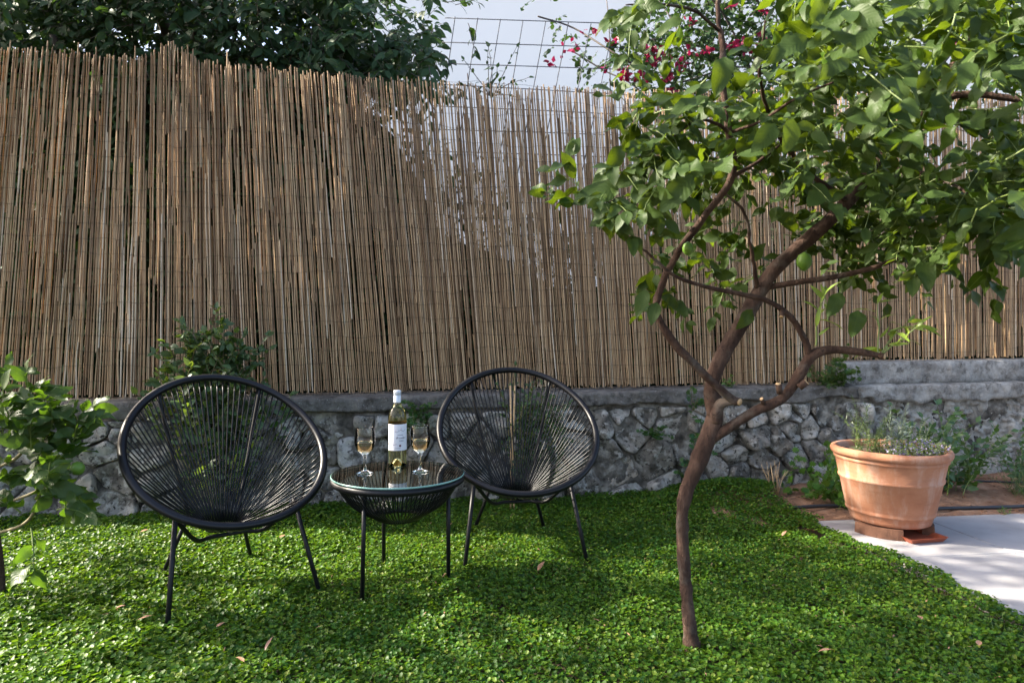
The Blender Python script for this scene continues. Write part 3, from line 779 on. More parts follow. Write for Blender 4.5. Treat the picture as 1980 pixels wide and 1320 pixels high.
def boug_ok(px, py):
    if px < 1250: return abs(py-(35+(px-1040)*0.45)) < 55 and py < 180
    return True
k = 0
while k < 780:
    px = random.uniform(1045, 1990) if random.random() < .5 else random.uniform(1180, 1560); py = random.uniform(-60, 215)
    if not boug_ok(px, py): continue
    if px < 1180 and random.random() < 0.45: continue
    spray(L, TW, P(px, py, random.uniform(5.0, 5.9)), (random.uniform(-1, .6), -.2, random.uniform(-.8, .8)), random.uniform(.14, .26), 7, random.uniform(0.045, 0.075), droop=0.5, rad=0.0018, flat=0.9, face=(0, -.6, .6)); k += 1
L.build(bo, 'heart', 'dark', 200); TW.obj('twigs', M['darktwig'], bo, kind='stuff')
fl = [(1128, 62), (1148, 64), (1112, 88), (1188, 75), (1185, 85), (1095, 98), (1065, 118), (1210, 150), (1205, 140), (1240, 150), (1285, 145), (1300, 150), (1278, 103), (1262, 115), (1290, 120), (1318, 128), (1300, 178), (1285, 185), (1410, 92), (1425, 85), (1445, 95), (1470, 75), (1335, 98), (1365, 100), (1420, 3), (1480, 22), (1925, 75), (1865, 95), (1850, 90), (1165, 132), (1335, 40), (1255, 96)]
for (px, py) in fl:
    mb = MB(); c = P(px, py, 5.05)
    for q in range(random.randint(3, 5) if px < 1195 else random.randint(8, 16)):
        sv, sf = SH['bract'][q % 4]; d = unit(rv()); z = unit(rv()); z = unit(z - d*z.dot(d)); y = z.cross(d); s = random.uniform(.034, .055)
        o = c + rv(0.034)
        mb.add([o + (d*v[0]+y*v[1]+z*v[2])*s for v in sv], [tuple(f) for f in sf])
    mb.obj('flower_cluster', M['magenta'], bo)

# ------------------------------------------------------------------ ground cover
def cover_z(x, y):
    z = 0.012*np.sin(x*3.1+1)*np.sin(y*2.7) + 0.008*np.sin(x*9.3)*np.sin(y*8.1+2) + 0.006*np.sin(x*21+y*5)*np.sin(y*19)
    z = z + 0.10*np.exp(-(((x-1.40)/0.40)**2 + ((y-4.08)/0.26)**2))
    return z
n = 400000
X = RNG.uniform(-3.9, 2.1, n); Yy = RNG.uniform(1.55, 4.35, n)
wl = 4.125 + 0.17*X
edge_l = -0.78*Yy - 0.45
pe = 1.56 + (3.62-Yy)*0.197 + 0.03*np.sin(Yy*7) + 0.018*np.sin(Yy*23)      # patio edge
be = 1.62 + (Yy-3.6)*(-0.05) + 0.09*np.sin(Yy*6)                             # bed edge
keep = (X > edge_l) & (Yy < wl+0.02) & np.where(Yy < 3.62, X < pe + 0.03*RNG.random(n), X < be + 0.07*(RNG.random(n)-.5)) & (X < 0.80*Yy+0.35)
dist_edge = np.where(Yy < 3.62, pe, be) - X
X, Yy, dist_edge = X[keep], Yy[keep], dist_edge[keep]; n = len(X)
Z = cover_z(X, Yy) + RNG.uniform(-0.026, 0.010, n)
Z = np.where((dist_edge < 0.08) | ((Yy < 3.64) & (X > 1.575 + 0.126*(3.6-Yy))), np.maximum(Z, 0.006+0.012*RNG.random(n)), Z)
zone = 0.5+0.5*np.sin(X*1.7+0.6)*np.sin(Yy*1.9)                              # leaf size drifts over the lawn
size = RNG.uniform(0.0100, 0.0165, n)*(1.0+0.25*(X < -0.8)) 
th = RNG.uniform(0, 2*np.pi, n); tl = RNG.normal(0, 0.42, (n, 2))
Zn = np.stack([tl[:, 0], tl[:, 1], np.ones(n)], 1); Zn /= np.linalg.norm(Zn, axis=1, keepdims=True)
Xa = np.stack([np.cos(th), np.sin(th), np.zeros(n)], 1); Xa -= Zn*np.sum(Xa*Zn, 1, keepdims=True); Xa /= np.linalg.norm(Xa, axis=1, keepdims=True)
Ya = np.cross(Zn, Xa)
Rm = np.stack([Xa, Ya, Zn], 2)
variants = [round_shape(7, random.uniform(.1, .5)) for _ in range(5)]
Vs = []; Fs = []; rr = []; off = 0
patch = np.clip(0.5 + 0.30*np.sin(X*2.3+Yy*1.1)*np.sin(Yy*3.1+1) + RNG.normal(0, 0.24, n), 0, 0.999)
vi = RNG.integers(0, 5, n)
for v in range(5):
    idx = np.where(vi == v)[0]; sv, sf = variants[v]
    Wv = np.einsum('nij,kj->nki', Rm[idx]*size[idx][:, None, None], sv) + np.stack([X, Yy, Z], 1)[idx][:, None, :]
    m = len(sv); Vs.append(Wv.reshape(-1, 3)); Fs.append((sf[None]+(np.arange(len(idx))*m)[:, None, None]+off).reshape(-1, 3))
    rr.append(np.repeat(patch[idx], m)); off += len(idx)*m
gc = mk('ground_cover', np.concatenate(Vs), np.concatenate(Fs), M['cover'], None, rnd=np.concatenate(rr), kind='stuff')
tag(gc, 'low green clover-like ground cover carpeting the garden', 'ground cover')
# fine grass blades in between
nb = 9000; ib = RNG.integers(0, n, nb)
bx, by = X[ib], Yy[ib]; bz = cover_z(bx, by)-0.02
ang = RNG.uniform(0, 2*np.pi, nb); hh = RNG.uniform(0.025, 0.06, nb); ww_ = 0.0016
ld = RNG.normal(0, 0.012, (nb, 2))
V = np.zeros((nb, 3, 3)); V[:, 0] = np.stack([bx-ww_*np.cos(ang), by-ww_*np.sin(ang), bz], 1); V[:, 1] = np.stack([bx+ww_*np.cos(ang), by+ww_*np.sin(ang), bz], 1); V[:, 2] = np.stack([bx+ld[:, 0], by+ld[:, 1], bz+hh], 1)
gb = mk('grass', V.reshape(-1, 3), np.arange(nb*3).reshape(-1, 3), M['blade'], None, rnd=np.repeat(RNG.random(nb), 3), kind='stuff')
tag(gb, 'thin grass blades growing among the ground cover', 'grass')

# ------------------------------------------------------------------ chairs
def ribbed(path_fn, n_rib, r0, amp, sides=10):
    pts = []; rad = []
    for i in range(n_rib*2):
        pts.append(path_fn(i/(n_rib*2))); rad.append(r0 + (amp if i % 2 else -amp))
    return tube(pts, rad, sides, closed=True)
def rim_pt(phi):                        # local: x sideways, -y forward
    c, s = math.cos(phi), math.sin(phi)
    return np.array([0.365*s*(1+0.05*c), -(0.015 + 0.315*c), 0.555 - 0.245*c])
BASE = np.array([0.0, 0.05, 0.215])
def build_chair(label, loc, rz, grp):
    ch = empty('lounge_chair', loc, label, 'chair', grp, rz)
    V, F = ribbed(lambda t: rim_pt(2*math.pi*t), 430, 0.0148, 0.0012); mk('rim', V, F, M['black'], ch, world=False)
    ring = [BASE + np.array([0.06*math.cos(a), 0.05*math.sin(a), 0.0]) for a in np.linspace(0, 2*math.pi, 25)[:-1]]
    V, F = tube(ring, 0.008, 6, closed=True); mk('base_ring', V, F, M['blackmetal'], ch, world=False)
    # cords fan out at even angles from the base ring
    nc = 80
    dens = [(2*math.pi*i/2000, rim_pt(2*math.pi*i/2000)) for i in range(2000)]
    for i in range(nc):
        a = 2*math.pi*(i+0.5)/nc
        best = min(dens, key=lambda q: abs(((math.atan2(q[1][0], -(q[1][1]-BASE[1])*1.25)-a+math.pi) % (2*math.pi))-math.pi))
        phi = best[0]; p = rim_pt(phi); inn = np.array([0, 0.0, 0.545]) - p; inn /= np.linalg.norm(inn)
        a0 = p + inn*0.004 + np.array([0, 0, -0.012]); q = BASE + np.array([0.058*math.sin(a), -0.048*math.cos(a), 0.004+0.006*(i % 2)])
        mid = (a0+q)/2 + np.array([0, 0, -0.012]) 
        V, F = tube(catmull([a0, mid, q], 5), 0.0030, 6); mk('cord', V, F, M['black'], ch, world=False)
    for sg in (-1, 1):
        foot = np.array([0.27*sg, -0.295, -0.03]); top = np.array([0.215*sg, -0.15, 0.335])
        V, F = tube([foot, foot*0.4+top*0.6, top], [0.0085, 0.0095, 0.0095], 8); mk('leg', V, F, M['blackmetal'], ch, world=False)
        foot = np.array([0.185*sg, 0.30, -0.03]); knee = np.array([0.10*sg, 0.185, 0.25])
        V, F = tube([foot, knee], 0.0085, 8); mk('leg', V, F, M['blackmetal'], ch, world=False)
        up = rim_pt(math.pi - sg*0.62) 
        V, F = tube(catmull([knee, knee*0.5+up*0.5+np.array([0, 0.012, -0.012]), up]), 0.0075, 8); mk('strut', V, F, M['blackmetal'], ch, world=False)
        V, F = tube([knee, np.array([0.05*sg, 0.09, 0.205])], 0.007, 6); mk('brace', V, F, M['blackmetal'], ch, world=False)
    V, F = tube(catmull([np.array([-0.215, -0.15, 0.325]), np.array([-0.13, -0.07, 0.215]), np.array([-0.06, -0.02, 0.203]), np.array([0.06, -0.02, 0.203]), np.array([0.13, -0.07, 0.215]), np.array([0.215, -0.15, 0.325])], 4), 0.0085, 8)
    mk('seat_bar', V, F, M['blackmetal'], ch, world=False)
    return ch
c1 = build_chair('black corded round lounge chair on the left, beside the small citrus, turned towards the table', (-1.128, 2.70, 0), R(37.3), 'black corded lounge chairs')
def copy_thing(root, loc, rz, label):
    r = root.copy(); COL.objects.link(r); r.location = loc; r.rotation_euler = (0, 0, rz); r['label'] = label
    for ch in list(root.children):
        c = ch.copy(); COL.objects.link(c); c.parent = r
    return r
copy_thing(c1, (0.025, 3.214, 0), R(7.7), 'black corded round lounge chair facing the camera, right of the glass table')

# ------------------------------------------------------------------ table
TC = Vector((-0.453, 2.72, 0)); TZ = 0.435; TR = 0.262
tb = empty('side_table', TC, 'small round black corded side table with a clear glass top between the chairs', 'table')
V, F = lathe([(TR-0.002, TZ-0.0058), (0.0005, TZ-0.0058)], 72, TC); V2, F2 = lathe([(TR-0.002, TZ), (0.0005, TZ)], 72, TC)
gl = mk('glass_top', V2 + V, F2 + [tuple(i+len(V2) for i in f) for f in F], M['tableglass'], tb)
V, F = lathe([(TR-0.001, TZ-0.0062), (TR+0.0005, TZ-0.0045), (TR+0.0005, TZ-0.0015), (TR-0.002, TZ)], 72, TC); mk('glass_edge', V, F, M['glassedge'], tb)
V, F = ribbed(lambda t: np.array([TC.x+(TR-0.014)*math.cos(2*math.pi*t), TC.y+(TR-0.014)*math.sin(2*math.pi*t), TZ-0.022]), 300, 0.0142, 0.0012); mk('rim', V, F, M['black'], tb)
lo = [(TC.x+0.085*math.cos(a), TC.y+0.085*math.sin(a), 0.262) for a in np.linspace(0, 2*math.pi, 33)[:-1]]
V, F = tube(lo, 0.007, 6, closed=True); mk('base_ring', V, F, M['blackmetal'], tb)
for i in range(84):
    a = 2*math.pi*i/84; a2 = a + 0.06
    p = Vector((TC.x+(TR-0.018)*math.cos(a), TC.y+(TR-0.018)*math.sin(a), TZ-0.03)); q = Vector((TC.x+0.087*math.cos(a2), TC.y+0.087*math.sin(a2), 0.260))
    m_ = (p+q)/2 + Vector((math.cos(a), math.sin(a), 0))*0.018 + Vector((0, 0, -0.012))
    V, F = tube(catmull([p, m_, q], 4), 0.0026, 5); mk('cord', V, F, M['black'], tb)
for i, ft in enumerate((G(700, 1150), G(742, 1085), G(867, 1120))):
    d = unit(Vector((ft.x-TC.x, ft.y-TC.y, 0)))
    top = TC + d*0.205 + Vector((0, 0, TZ-0.035))
    if i == 0: top = Vector((-0.553, 2.56, TZ-0.04))
    if i == 1: top = Vector((-0.545, 2.90, TZ-0.04))
    if i == 2: top = Vector((-0.252, 2.70, TZ-0.04))
    V, F = tube([Vector((ft.x, ft.y, -0.03)), top], 0.0085, 8); mk('leg', V, F, M['blackmetal'], tb)

# bottle
BX, BY = -0.4824, 2.872
bt = empty('wine_bottle', (BX, BY, TZ), 'tall clear bottle of golden white wine with a white label on the glass table', 'bottle')
br = 0.0385
prof = [(0.0005, 0.034), (0.010, 0.030), (0.020, 0.016), (0.030, 0.003), (0.034, 0.0008), (0.037, 0.002), (br, 0.007), (br, 0.195), (0.0375, 0.212), (0.033, 0.229), (0.025, 0.243), (0.0175, 0.253), (0.0148, 0.262), (0.0142, 0.315), (0.0005, 0.315)]
V, F = lathe(prof, 48, (BX, BY, TZ)); mk('body', V, F, M['bottle'], bt)
V, F = lathe([(0.0156, 0.266), (0.0158, 0.2945), (0.0152, 0.2952), (0.0152, 0.2965), (0.0158, 0.297), (0.0158, 0.314), (0.0148, 0.3165), (0.0005, 0.317)], 32, (BX, BY, TZ)); mk('capsule', V, F, M['foil'], bt)
def cyl_pt(ang, z, r): return (BX + r*math.sin(ang), BY - r*math.cos(ang), TZ+z)     # ang 0 faces the camera, + to the right
def sheet(a0, a1, z0, z1, r, n=24):
    V = []; F = []
    for i in range(n+1):
        a = a0+(a1-a0)*i/n; V += [cyl_pt(a, z0, r), cyl_pt(a, z1, r)]
    for i in range(n): F.append((2*i, 2*i+2, 2*i+3, 2*i+1))
    return V, F
LA = math.atan2(BX, BY)
A = lambda d: R(d) + (-LA)*0 - math.atan2(BX, BY)*-1*0 + math.atan2(-BX, BY)*-1
z_of = lambda py: (CAM_H-(py-HOR)/FPX*BY) - TZ
V, F = sheet(A(-48), A(108), z_of(868), z_of(818), br+0.0005); lab = mk('label', V, F, M['paper'], bt)
V, F = sheet(A(150), A(262), z_of(864), z_of(815), br+0.0005); mk('back_label', V, F, M['backpaper'], bt)
def text_on(txt, ang, py, size, mat, shear=0.0, name='lettering'):
    cu = bpy.data.curves.new('lettering', 'FONT'); cu.body = txt; cu.size = size; cu.shear = shear; cu.align_x = 'CENTER'; cu.resolution_u = 3
    to = bpy.data.objects.new('lettering', cu); COL.objects.link(to)
    dg = bpy.context.evaluated_depsgraph_get(); me = bpy.data.meshes.new_from_object(to.evaluated_get(dg))
    V = [cyl_pt(A(ang)+v.co.x/br, z_of(py)+v.co.y, br+0.0009) for v in me.vertices]; F = [tuple(p.vertices) for p in me.polygons]
    bpy.data.objects.remove(to); bpy.data.meshes.remove(me); bpy.data.curves.remove(cu)
    return mk(name, V, F, M[mat], lab_parent, smooth=False)
lab_parent = lab; ROOT[lab.name] = Vector((BX, BY, TZ))
text_on('Brandari', 42, 845.5, 0.0125, 'ink', 0.35); text_on('Vilata', 44, 850.5, 0.009, 'ink', 0.15)
def stroke(pts, wid, mat, nm):
    V = []; F = []
    for i, (a, py) in enumerate(pts):
        V += [cyl_pt(A(a), z_of(py)-wid/2, br+0.0009), cyl_pt(A(a), z_of(py)+wid/2, br+0.0009)]
    for i in range(len(pts)-1): F.append((2*i, 2*i+2, 2*i+3, 2*i+1))
    return mk(nm, V, F, M[mat], lab, smooth=False)
stroke([(-48+2.5*i, 855.5+1.4*math.sin(i*0.28+2.6)) for i in range(26)], 0.0012, 'ink', 'vine_line')
stroke([(4+3*i, 831.5+1.6*math.sin(i*0.42)-0.02*i*i*0.3) for i in range(24)], 0.0012, 'ink', 'vine_line')
stroke([(a, 838.2) for a in range(20, 58, 4)], 0.0016, 'ink', 'fine_print'); stroke([(a, 863.6) for a in range(-33, -21, 4)], 0.0010, 'ink', 'fine_print'); stroke([(a, 863.4) for a in range(6, 40, 4)], 0.0010, 'ink', 'fine_print')
stroke([(40, 824), (43, 826), (40, 828.5), (44, 830)], 0.0022, 'redink', 'sprig'); stroke([(8, 829), (12, 831), (10, 833)], 0.002, 'redink', 'sprig'); stroke([(22, 831), (26, 828)], 0.002, 'ink', 'sprig')
V = [cyl_pt(A(36), z_of(858.7), br+0.0009)] + [cyl_pt(A(36)+0.0045*math.cos(t)/br, z_of(858.7)+0.0045*math.sin(t), br+0.0009) for t in np.linspace(0, 2*math.pi, 17)[:-1]]
mk('seal', V, [(0, 1+i, 1+(i+1) % 16) for i in range(16)], M['seal'], lab, smooth=False)

# wine glasses
def wine_glass(x, y, hgt, label):
    g = empty('wine_glass', (x, y, TZ), label, 'wine glass', 'wine glasses on the table'); c = (x, y, TZ); k = hgt/0.181
    V, F = lathe([(r, z*k) for r, z in [(0.0005, 0.0005), (0.033, 0.0005), (0.0345, 0.002), (0.033, 0.0035), (0.018, 0.008), (0.008, 0.015), (0.0052, 0.026), (0.0048, 0.055), (0.006, 0.068), (0.010, 0.0745), (0.0005, 0.077)]], 32, c); mk('stem', V, F, M['stemglass'], g)
    bowl = [(0.0095, 0.0745), (0.020, 0.082), (0.031, 0.095), (0.0385, 0.112), (0.0412, 0.128), (0.0405, 0.146), (0.0385, 0.165), (0.0365, 0.181)]
    V, F = lathe([(r, z*k) for r, z in bowl], 40, c); mk('bowl', V, F, M['wineglass'], g)
    V, F = tube([(x+0.0365*math.cos(a), y+0.0365*math.sin(a), TZ+0.181*k) for a in np.linspace(0, 2*math.pi, 33)[:-1]], 0.0009, 5, closed=True); mk('lip', V, F, M['stemglass'], g)
    wn = [(0.0005, 0.0785), (0.0085, 0.079), (0.019, 0.0835), (0.0298, 0.0955), (0.037, 0.112), (0.0396, 0.1245), (0.0398, 0.126), (0.0005, 0.126)]
    V, F = lathe([(r, z*k) for r, z in wn], 40, c); mk('wine', V, F, M['wine'], g)
wine_glass(-0.583, 2.705, 0.182, 'stemmed glass of white wine left of the bottle')
wine_glass(-0.368, 2.735, 0.186, 'stemmed glass of white wine right of the bottle')

# ------------------------------------------------------------------ foreground lemon tree
ft = empty('young_lemon_tree', (0.576, 2.19, 0), 'young lemon tree with a bent brown trunk and forked limbs in the foreground', 'tree')
def limb(name, pts, wpx, sides=12, mat='bark', n=10):
    """pts: photo pixel + depth; wpx: width there in photo pixels"""
    q = [P(x, y, Y) for x, y, Y in pts]; ra = [w_*0.44/FPX*p[2] for w_, p in zip(wpx, pts)]
    a = catmull([(*v, r) for v, r in zip(q, ra)], n)
    V, F = tube([v[:3] for v in a], [max(0.0012, v[3]*(1+0.10*fbm(v[:3], 9, 3))) for v in a], sides, wob=0.02)
    V = [Vector(v)+Vector((fbm(Vector(v)*1.0, 26, 3), fbm(Vector(v)+Vector((5, 0, 0)), 26, 3), 0))*0.0035 for v in V]; return mk(name, V, F, M[mat], ft)
limb('trunk', [(1339, 1266, 2.19), (1334, 1215, 2.19), (1325, 1120, 2.20), (1319, 1030, 2.21), (1323, 965, 2.22), (1345, 905, 2.22), (1365, 855, 2.22), (1383, 800, 2.22), (1376, 745, 2.22)], [46, 30, 28, 27, 29, 34, 36, 36, 29], 16)
limb('branch', [(1383, 800, 2.22), (1376, 745, 2.22), (1398, 685, 2.24), (1440, 615, 2.27), (1490, 530, 2.30), (1545, 478, 2.32), (1620, 410, 2.33), (1690, 325, 2.33), (1770, 235, 2.33), (1850, 120, 2.33), (1910, 30, 2.33), (1940, -40, 2.33)], [38, 33, 33, 33, 31, 31, 30, 30, 28, 22, 18, 14], 14)
limb('branch', [(1382, 815, 2.21), (1392, 782, 2.19), (1422, 774, 2.16)], [26, 24, 16])
limb('branch', [(1424, 778, 2.16), (1390, 750, 2.14), (1335, 697, 2.11), (1290, 645, 2.09), (1268, 598, 2.08), (1278, 555, 2.07), (1310, 490, 2.05), (1365, 415, 2.03), (1415, 340, 2.02), (1410, 255, 2.01), (1398, 170, 2.0), (1397, 90, 2.0), (1388, 30, 2.0), (1388, -40, 2.0)], [18, 19, 18, 17, 16, 16, 16, 16, 17, 15, 13, 13, 11, 9])
limb('branch', [(1372, 850, 2.22), (1410, 826, 2.20), (1460, 795, 2.17), (1515, 768, 2.15), (1545, 725, 2.14), (1570, 688, 2.14), (1605, 676, 2.13), (1660, 680, 2.11), (1706, 688, 2.10)], [24, 22, 21, 22, 24, 24, 18, 16, 13])
limb('branch', [(1566, 690, 2.14), (1548, 640, 2.13), (1518, 603, 2.10), (1480, 580, 2.08), (1440, 570, 2.06), (1360, 553, 2.03), (1300, 530, 2.0), (1252, 488, 1.98), (1220, 470, 1.97)], [15, 14, 14, 12, 11, 9, 8, 6, 3])
limb('branch', [(1480, 556, 2.30), (1540, 546, 2.26), (1610, 536, 2.22), (1680, 520, 2.18), (1740, 500, 2.15), (1830, 480, 2.1)], [14, 13, 12, 11, 8, 4])
limb('branch', [(1770, 235, 2.33), (1820, 195, 2.3), (1880, 182, 2.26), (1990, 196, 2.2)], [22, 17, 15, 13])
limb('branch', [(1840, 135, 2.33), (1890, 118, 2.3), (1940, 135, 2.28), (1995, 175, 2.25)], [15, 12, 11, 10])
limb('branch', [(1720, 290, 2.33), (1800, 215, 2.40), (1860, 240, 2.45), (1920, 270, 2.48), (1990, 300, 2.5)], [16, 13, 12, 10, 8])
limb('branch', [(1640, 390, 2.33), (1560, 330, 2.2), (1500, 250, 2.05), (1470, 150, 1.9), (1480, 40, 1.8)], [14, 11, 9, 7, 4])
limb('branch', [(1415, 258, 2.01), (1385, 240, 1.98), (1350, 232, 1.95), (1300, 265, 1.92)], [8, 7, 6, 4])
limb('branch', [(1415, 255, 2.01), (1470, 235, 1.95), (1540, 190, 1.85), (1610, 160, 1.75)], [8, 7, 6, 4])
limb('branch', [(1390, 60, 2.0), (1340, 20, 1.9), (1260, 8, 1.8), (1210, 10, 1.75)], [8, 7, 5, 3])
limb('branch', [(1412, 345, 2.02), (1470, 310, 2.05), (1520, 270, 2.1)], [9, 7, 5])
limb('branch', [(1465, 560, 2.28), (1452, 480, 2.2), (1440, 415, 2.15), (1400, 370, 2.1)], [9, 8, 7, 4])
limb('branch', [(1690, 330, 2.33), (1760, 330, 2.2), (1830, 350, 2.0), (1880, 380, 1.85)], [12, 9, 7, 5])
# pruned stubs
for (x, y, Y, dx, dy, wd) in [(1424, 775, 2.16, 6, 2, 16), (1545, 748, 2.13, 14, -10, 15), (1508, 760, 2.13, -3, -18, 12), (1476, 780, 2.15, -3, -9, 8), (1514, 600, 2.09, -3, 12, 10), (1700, 688, 2.10, 10, 1, 14)]:
    a = P(x, y, Y); b_ = P(x+dx, y+dy, Y-0.01); V, F = tube([a, b_], wd/2/FPX*Y, 8); mk('pruned_stub', V, F, M['bark'], ft)
    d = unit(b_-a); V, F = tube([b_+d*0.0004, b_+d*0.0016], wd/2/FPX*Y*0.86, 8); mk('cut_face', V, F, M['cutwood'], ft)

L = Leaves(); TW = MB()
LIMB = [(1268, 598), (1275, 560), (1295, 520), (1312, 488), (1338, 450), (1365, 415), (1392, 378), (1415, 340), (1413, 300), (1410, 255), (1404, 212), (1398, 170), (1397, 120), (1394, 60)]
def fsprays(x0, x1, y0, y1, Ya, Yb, n, size, lenr=(0.12, 0.22), per=(5, 8), hole=None, droop=0.45):
    k = 0
    while k < n:
        px, py = random.uniform(x0, x1), random.uniform(y0, y1); Y = random.uniform(Ya, Yb)
        if hole and hole(px, py): continue
        if 1400 < px < 1720 and 330 < py < 620: Y = random.uniform(2.42, 2.62)
        elif 1330 < px < 1480 and py < 520 and Ya > 1.7 and random.random() < .93: Y = random.uniform(2.08, 2.4)
        near = min(math.hypot(px-a, py-b) for a, b in LIMB)
        if near < 70 and Y < 2.15:
            if random.random() < .35: k += 1; continue
            Y = random.uniform(2.16, 2.4)
        d = unit(Vector((random.uniform(-1, 1), random.uniform(-1, .3) if near > 90 else random.uniform(-.1, 1), random.uniform(-.8, .6))))
        spray(L, TW, P(px, py, Y), d, random.uniform(*lenr), random.randint(*per), random.uniform(*size), droop=droop, rad=0.0018, flat=0.75, jitter=0.5, face=(-.25, -.75, .8)); k += 1
holes = lambda x, y: (1735 < x < 1860 and 215 < y < 345) or (x > 1800 and y > 470) or (x < 1560 and y > 470 and x > 1480)
fsprays(1210, 1330, -10, 55, 1.65, 1.9, 5, (0.063, 0.101))
fsprays(1230, 1340, 190, 330, 1.85, 2.1, 20, (0.062, 0.101))
fsprays(1130, 1230, 360, 400, 1.9, 2.0, 5, (0.051, 0.077), (0.1, .16))
fsprays(1215, 1290, 480, 600, 1.9, 2.05, 11, (0.051, 0.077), (0.1, .16))
fsprays(1340, 1500, 380, 550, 2.06, 2.3, 14, (0.051, 0.089))
fsprays(1350, 1560, 130, 380, 1.75, 2.3, 62, (0.057, 0.101))
fsprays(1480, 1990, -40, 230, 1.55, 2.5, 150, (0.057, 0.101), hole=holes)
fsprays(1500, 1980, 230, 480, 1.75, 2.55, 140, (0.054, 0.097), hole=holes)
fsprays(1640, 1985, 300, 490, 1.8, 2.45, 34, (0.053, 0.092))
fsprays(1860, 2010, 280, 470, 1.9, 2.4, 20, (0.057, 0.092))
fsprays(1560, 1760, 440, 530, 1.9, 2.3, 20, (0.051, 0.085))
fsprays(1520, 1700, -20, 160, 1.25, 1.5, 5, (0.051, 0.089), (0.1, .16), (4, 6))
fsprays(1700, 1980, 20, 420, 1.25, 1.55, 7, (0.051, 0.085), (0.1, .16), (4, 6), hole=holes)
fsprays(1205, 1345, 180, 340, 1.85, 2.05, 9, (.075, .105))
fsprays(1120, 1250, 340, 400, 1.88, 2.0, 5, (.07, .10), (0.1, .16))
# crown goes on above and to the right of the frame
fsprays(1450, 2500, -520, -30, 1.7, 2.8, 60, (.08, .12))
fsprays(2000, 2500, -30, 450, 1.7, 2.8, 40, (.08, .12))
# single big leaves that read clearly in the photograph: px, py of base, tip px, py, depth
for (x0, y0, x1, y1, Y) in [(1400, 110, 1390, 190, 1.55), (1590, -15, 1580, 62, 1.35), (1690, 50, 1640, 100, 1.45), (1640, 95, 1568, 172, 1.4), (1340, 340, 1265, 415, 1.75), (1500, 240, 1450, 300, 1.6), (1535, 230, 1520, 310, 1.55), (1560, 75, 1470, 120, 1.5), (1710, 250, 1640, 200, 1.5),
                            (1195, 365, 1092, 375, 1.9), (1250, 560, 1225, 620, 1.95), (1270, 585, 1255, 635, 1.95), (1240, 290, 1205, 305, 1.8), (1370, 195, 1285, 200, 1.75), (1455, 600, 1425, 640, 2.2), (1660, 40, 1740, 30, 1.4), (1625, 565, 1600, 620, 2.0), (1660, 600, 1650, 660, 2.0)]:
    a, b_ = P(x0, y0, Y), P(x1, y1, Y-0.03); L.add(a, b_-a, unit(Vector((random.uniform(-.6, .6), -1, 0.7))), (b_-a).length*.82)
L.build(ft, 'citrus', 'lemon', 300); TW.obj('twigs', M['gtwig'], ft, kind='stuff')
L = Leaves(); TW = MB()
for (x, y, dx, dz, ln) in [(1578, 668, .05, 1, .16), (1700, 690, .3, .9, .14), (1702, 688, .7, .6, .13), (1698, 690, .1, 1, .17), (1720, 640, .8, .3, .1), (1600, 620, .2, .9, .08)]:
    spray(L, TW, P(x, y, 2.10), (dx, -.1, dz), ln, 6, 0.075, droop=0.4, rad=0.003, flat=0.6, face=(0, -.7, .7))
L.build(ft, 'narrow', 'young', 60, name='young_leaf'); TW.obj('young_shoots', M['gtwig'], ft, kind='stuff')
for (px, py, Y, s) in [(1300, 320, 1.9, 1.0), (1960, 315, 2.0, 1.3), (1555, 505, 2.2, .9), (1330, 480, 2.0, .6)]:
    p = P(px, py, Y); V, F = lathe([(0.001*s, -.036*s), (.012*s, -.031*s), (.025*s, -.014*s), (.027*s, .003*s), (.02*s, .022*s), (.006*s, .031*s), (.001, .034*s)], 16, p); mk('lemon', V, F, M['fruit'], ft)

# ------------------------------------------------------------------ small citrus at the left edge
lc = empty('small_citrus', (-1.97, 2.62, 0), 'small bright green citrus tree leaning in at the left edge', 'tree')
V, F = tube(catmull([(-1.95, 2.60, -0.04), (-1.96, 2.60, 0.15), (-2.0, 2.6, 0.35), (-2.10, 2.58, 0.6), (-2.3, 2.6, 1.0), (-2.6, 2.65, 1.5)]), [0.021-0.0004*i for i in range(31)], 10, wob=0.03); mk('trunk', V, F, M['bark'], lc)
for pts in ([(-2.0, 2.61, .22), (-1.78, 2.5, .30), (-1.70, 2.46, .42), (-1.66, 2.42, .60)], [(-2.01, 2.61, .32), (-1.78, 2.55, .40), (-1.62, 2.5, .50)], [(-2.05, 2.6, .45), (-1.8, 2.5, .55), (-1.74, 2.45, .72)]):
    V, F = tube(catmull(pts), 0.006, 6); mk('branch', V, F, M['twig'], lc)
L = Leaves(); TW = MB()
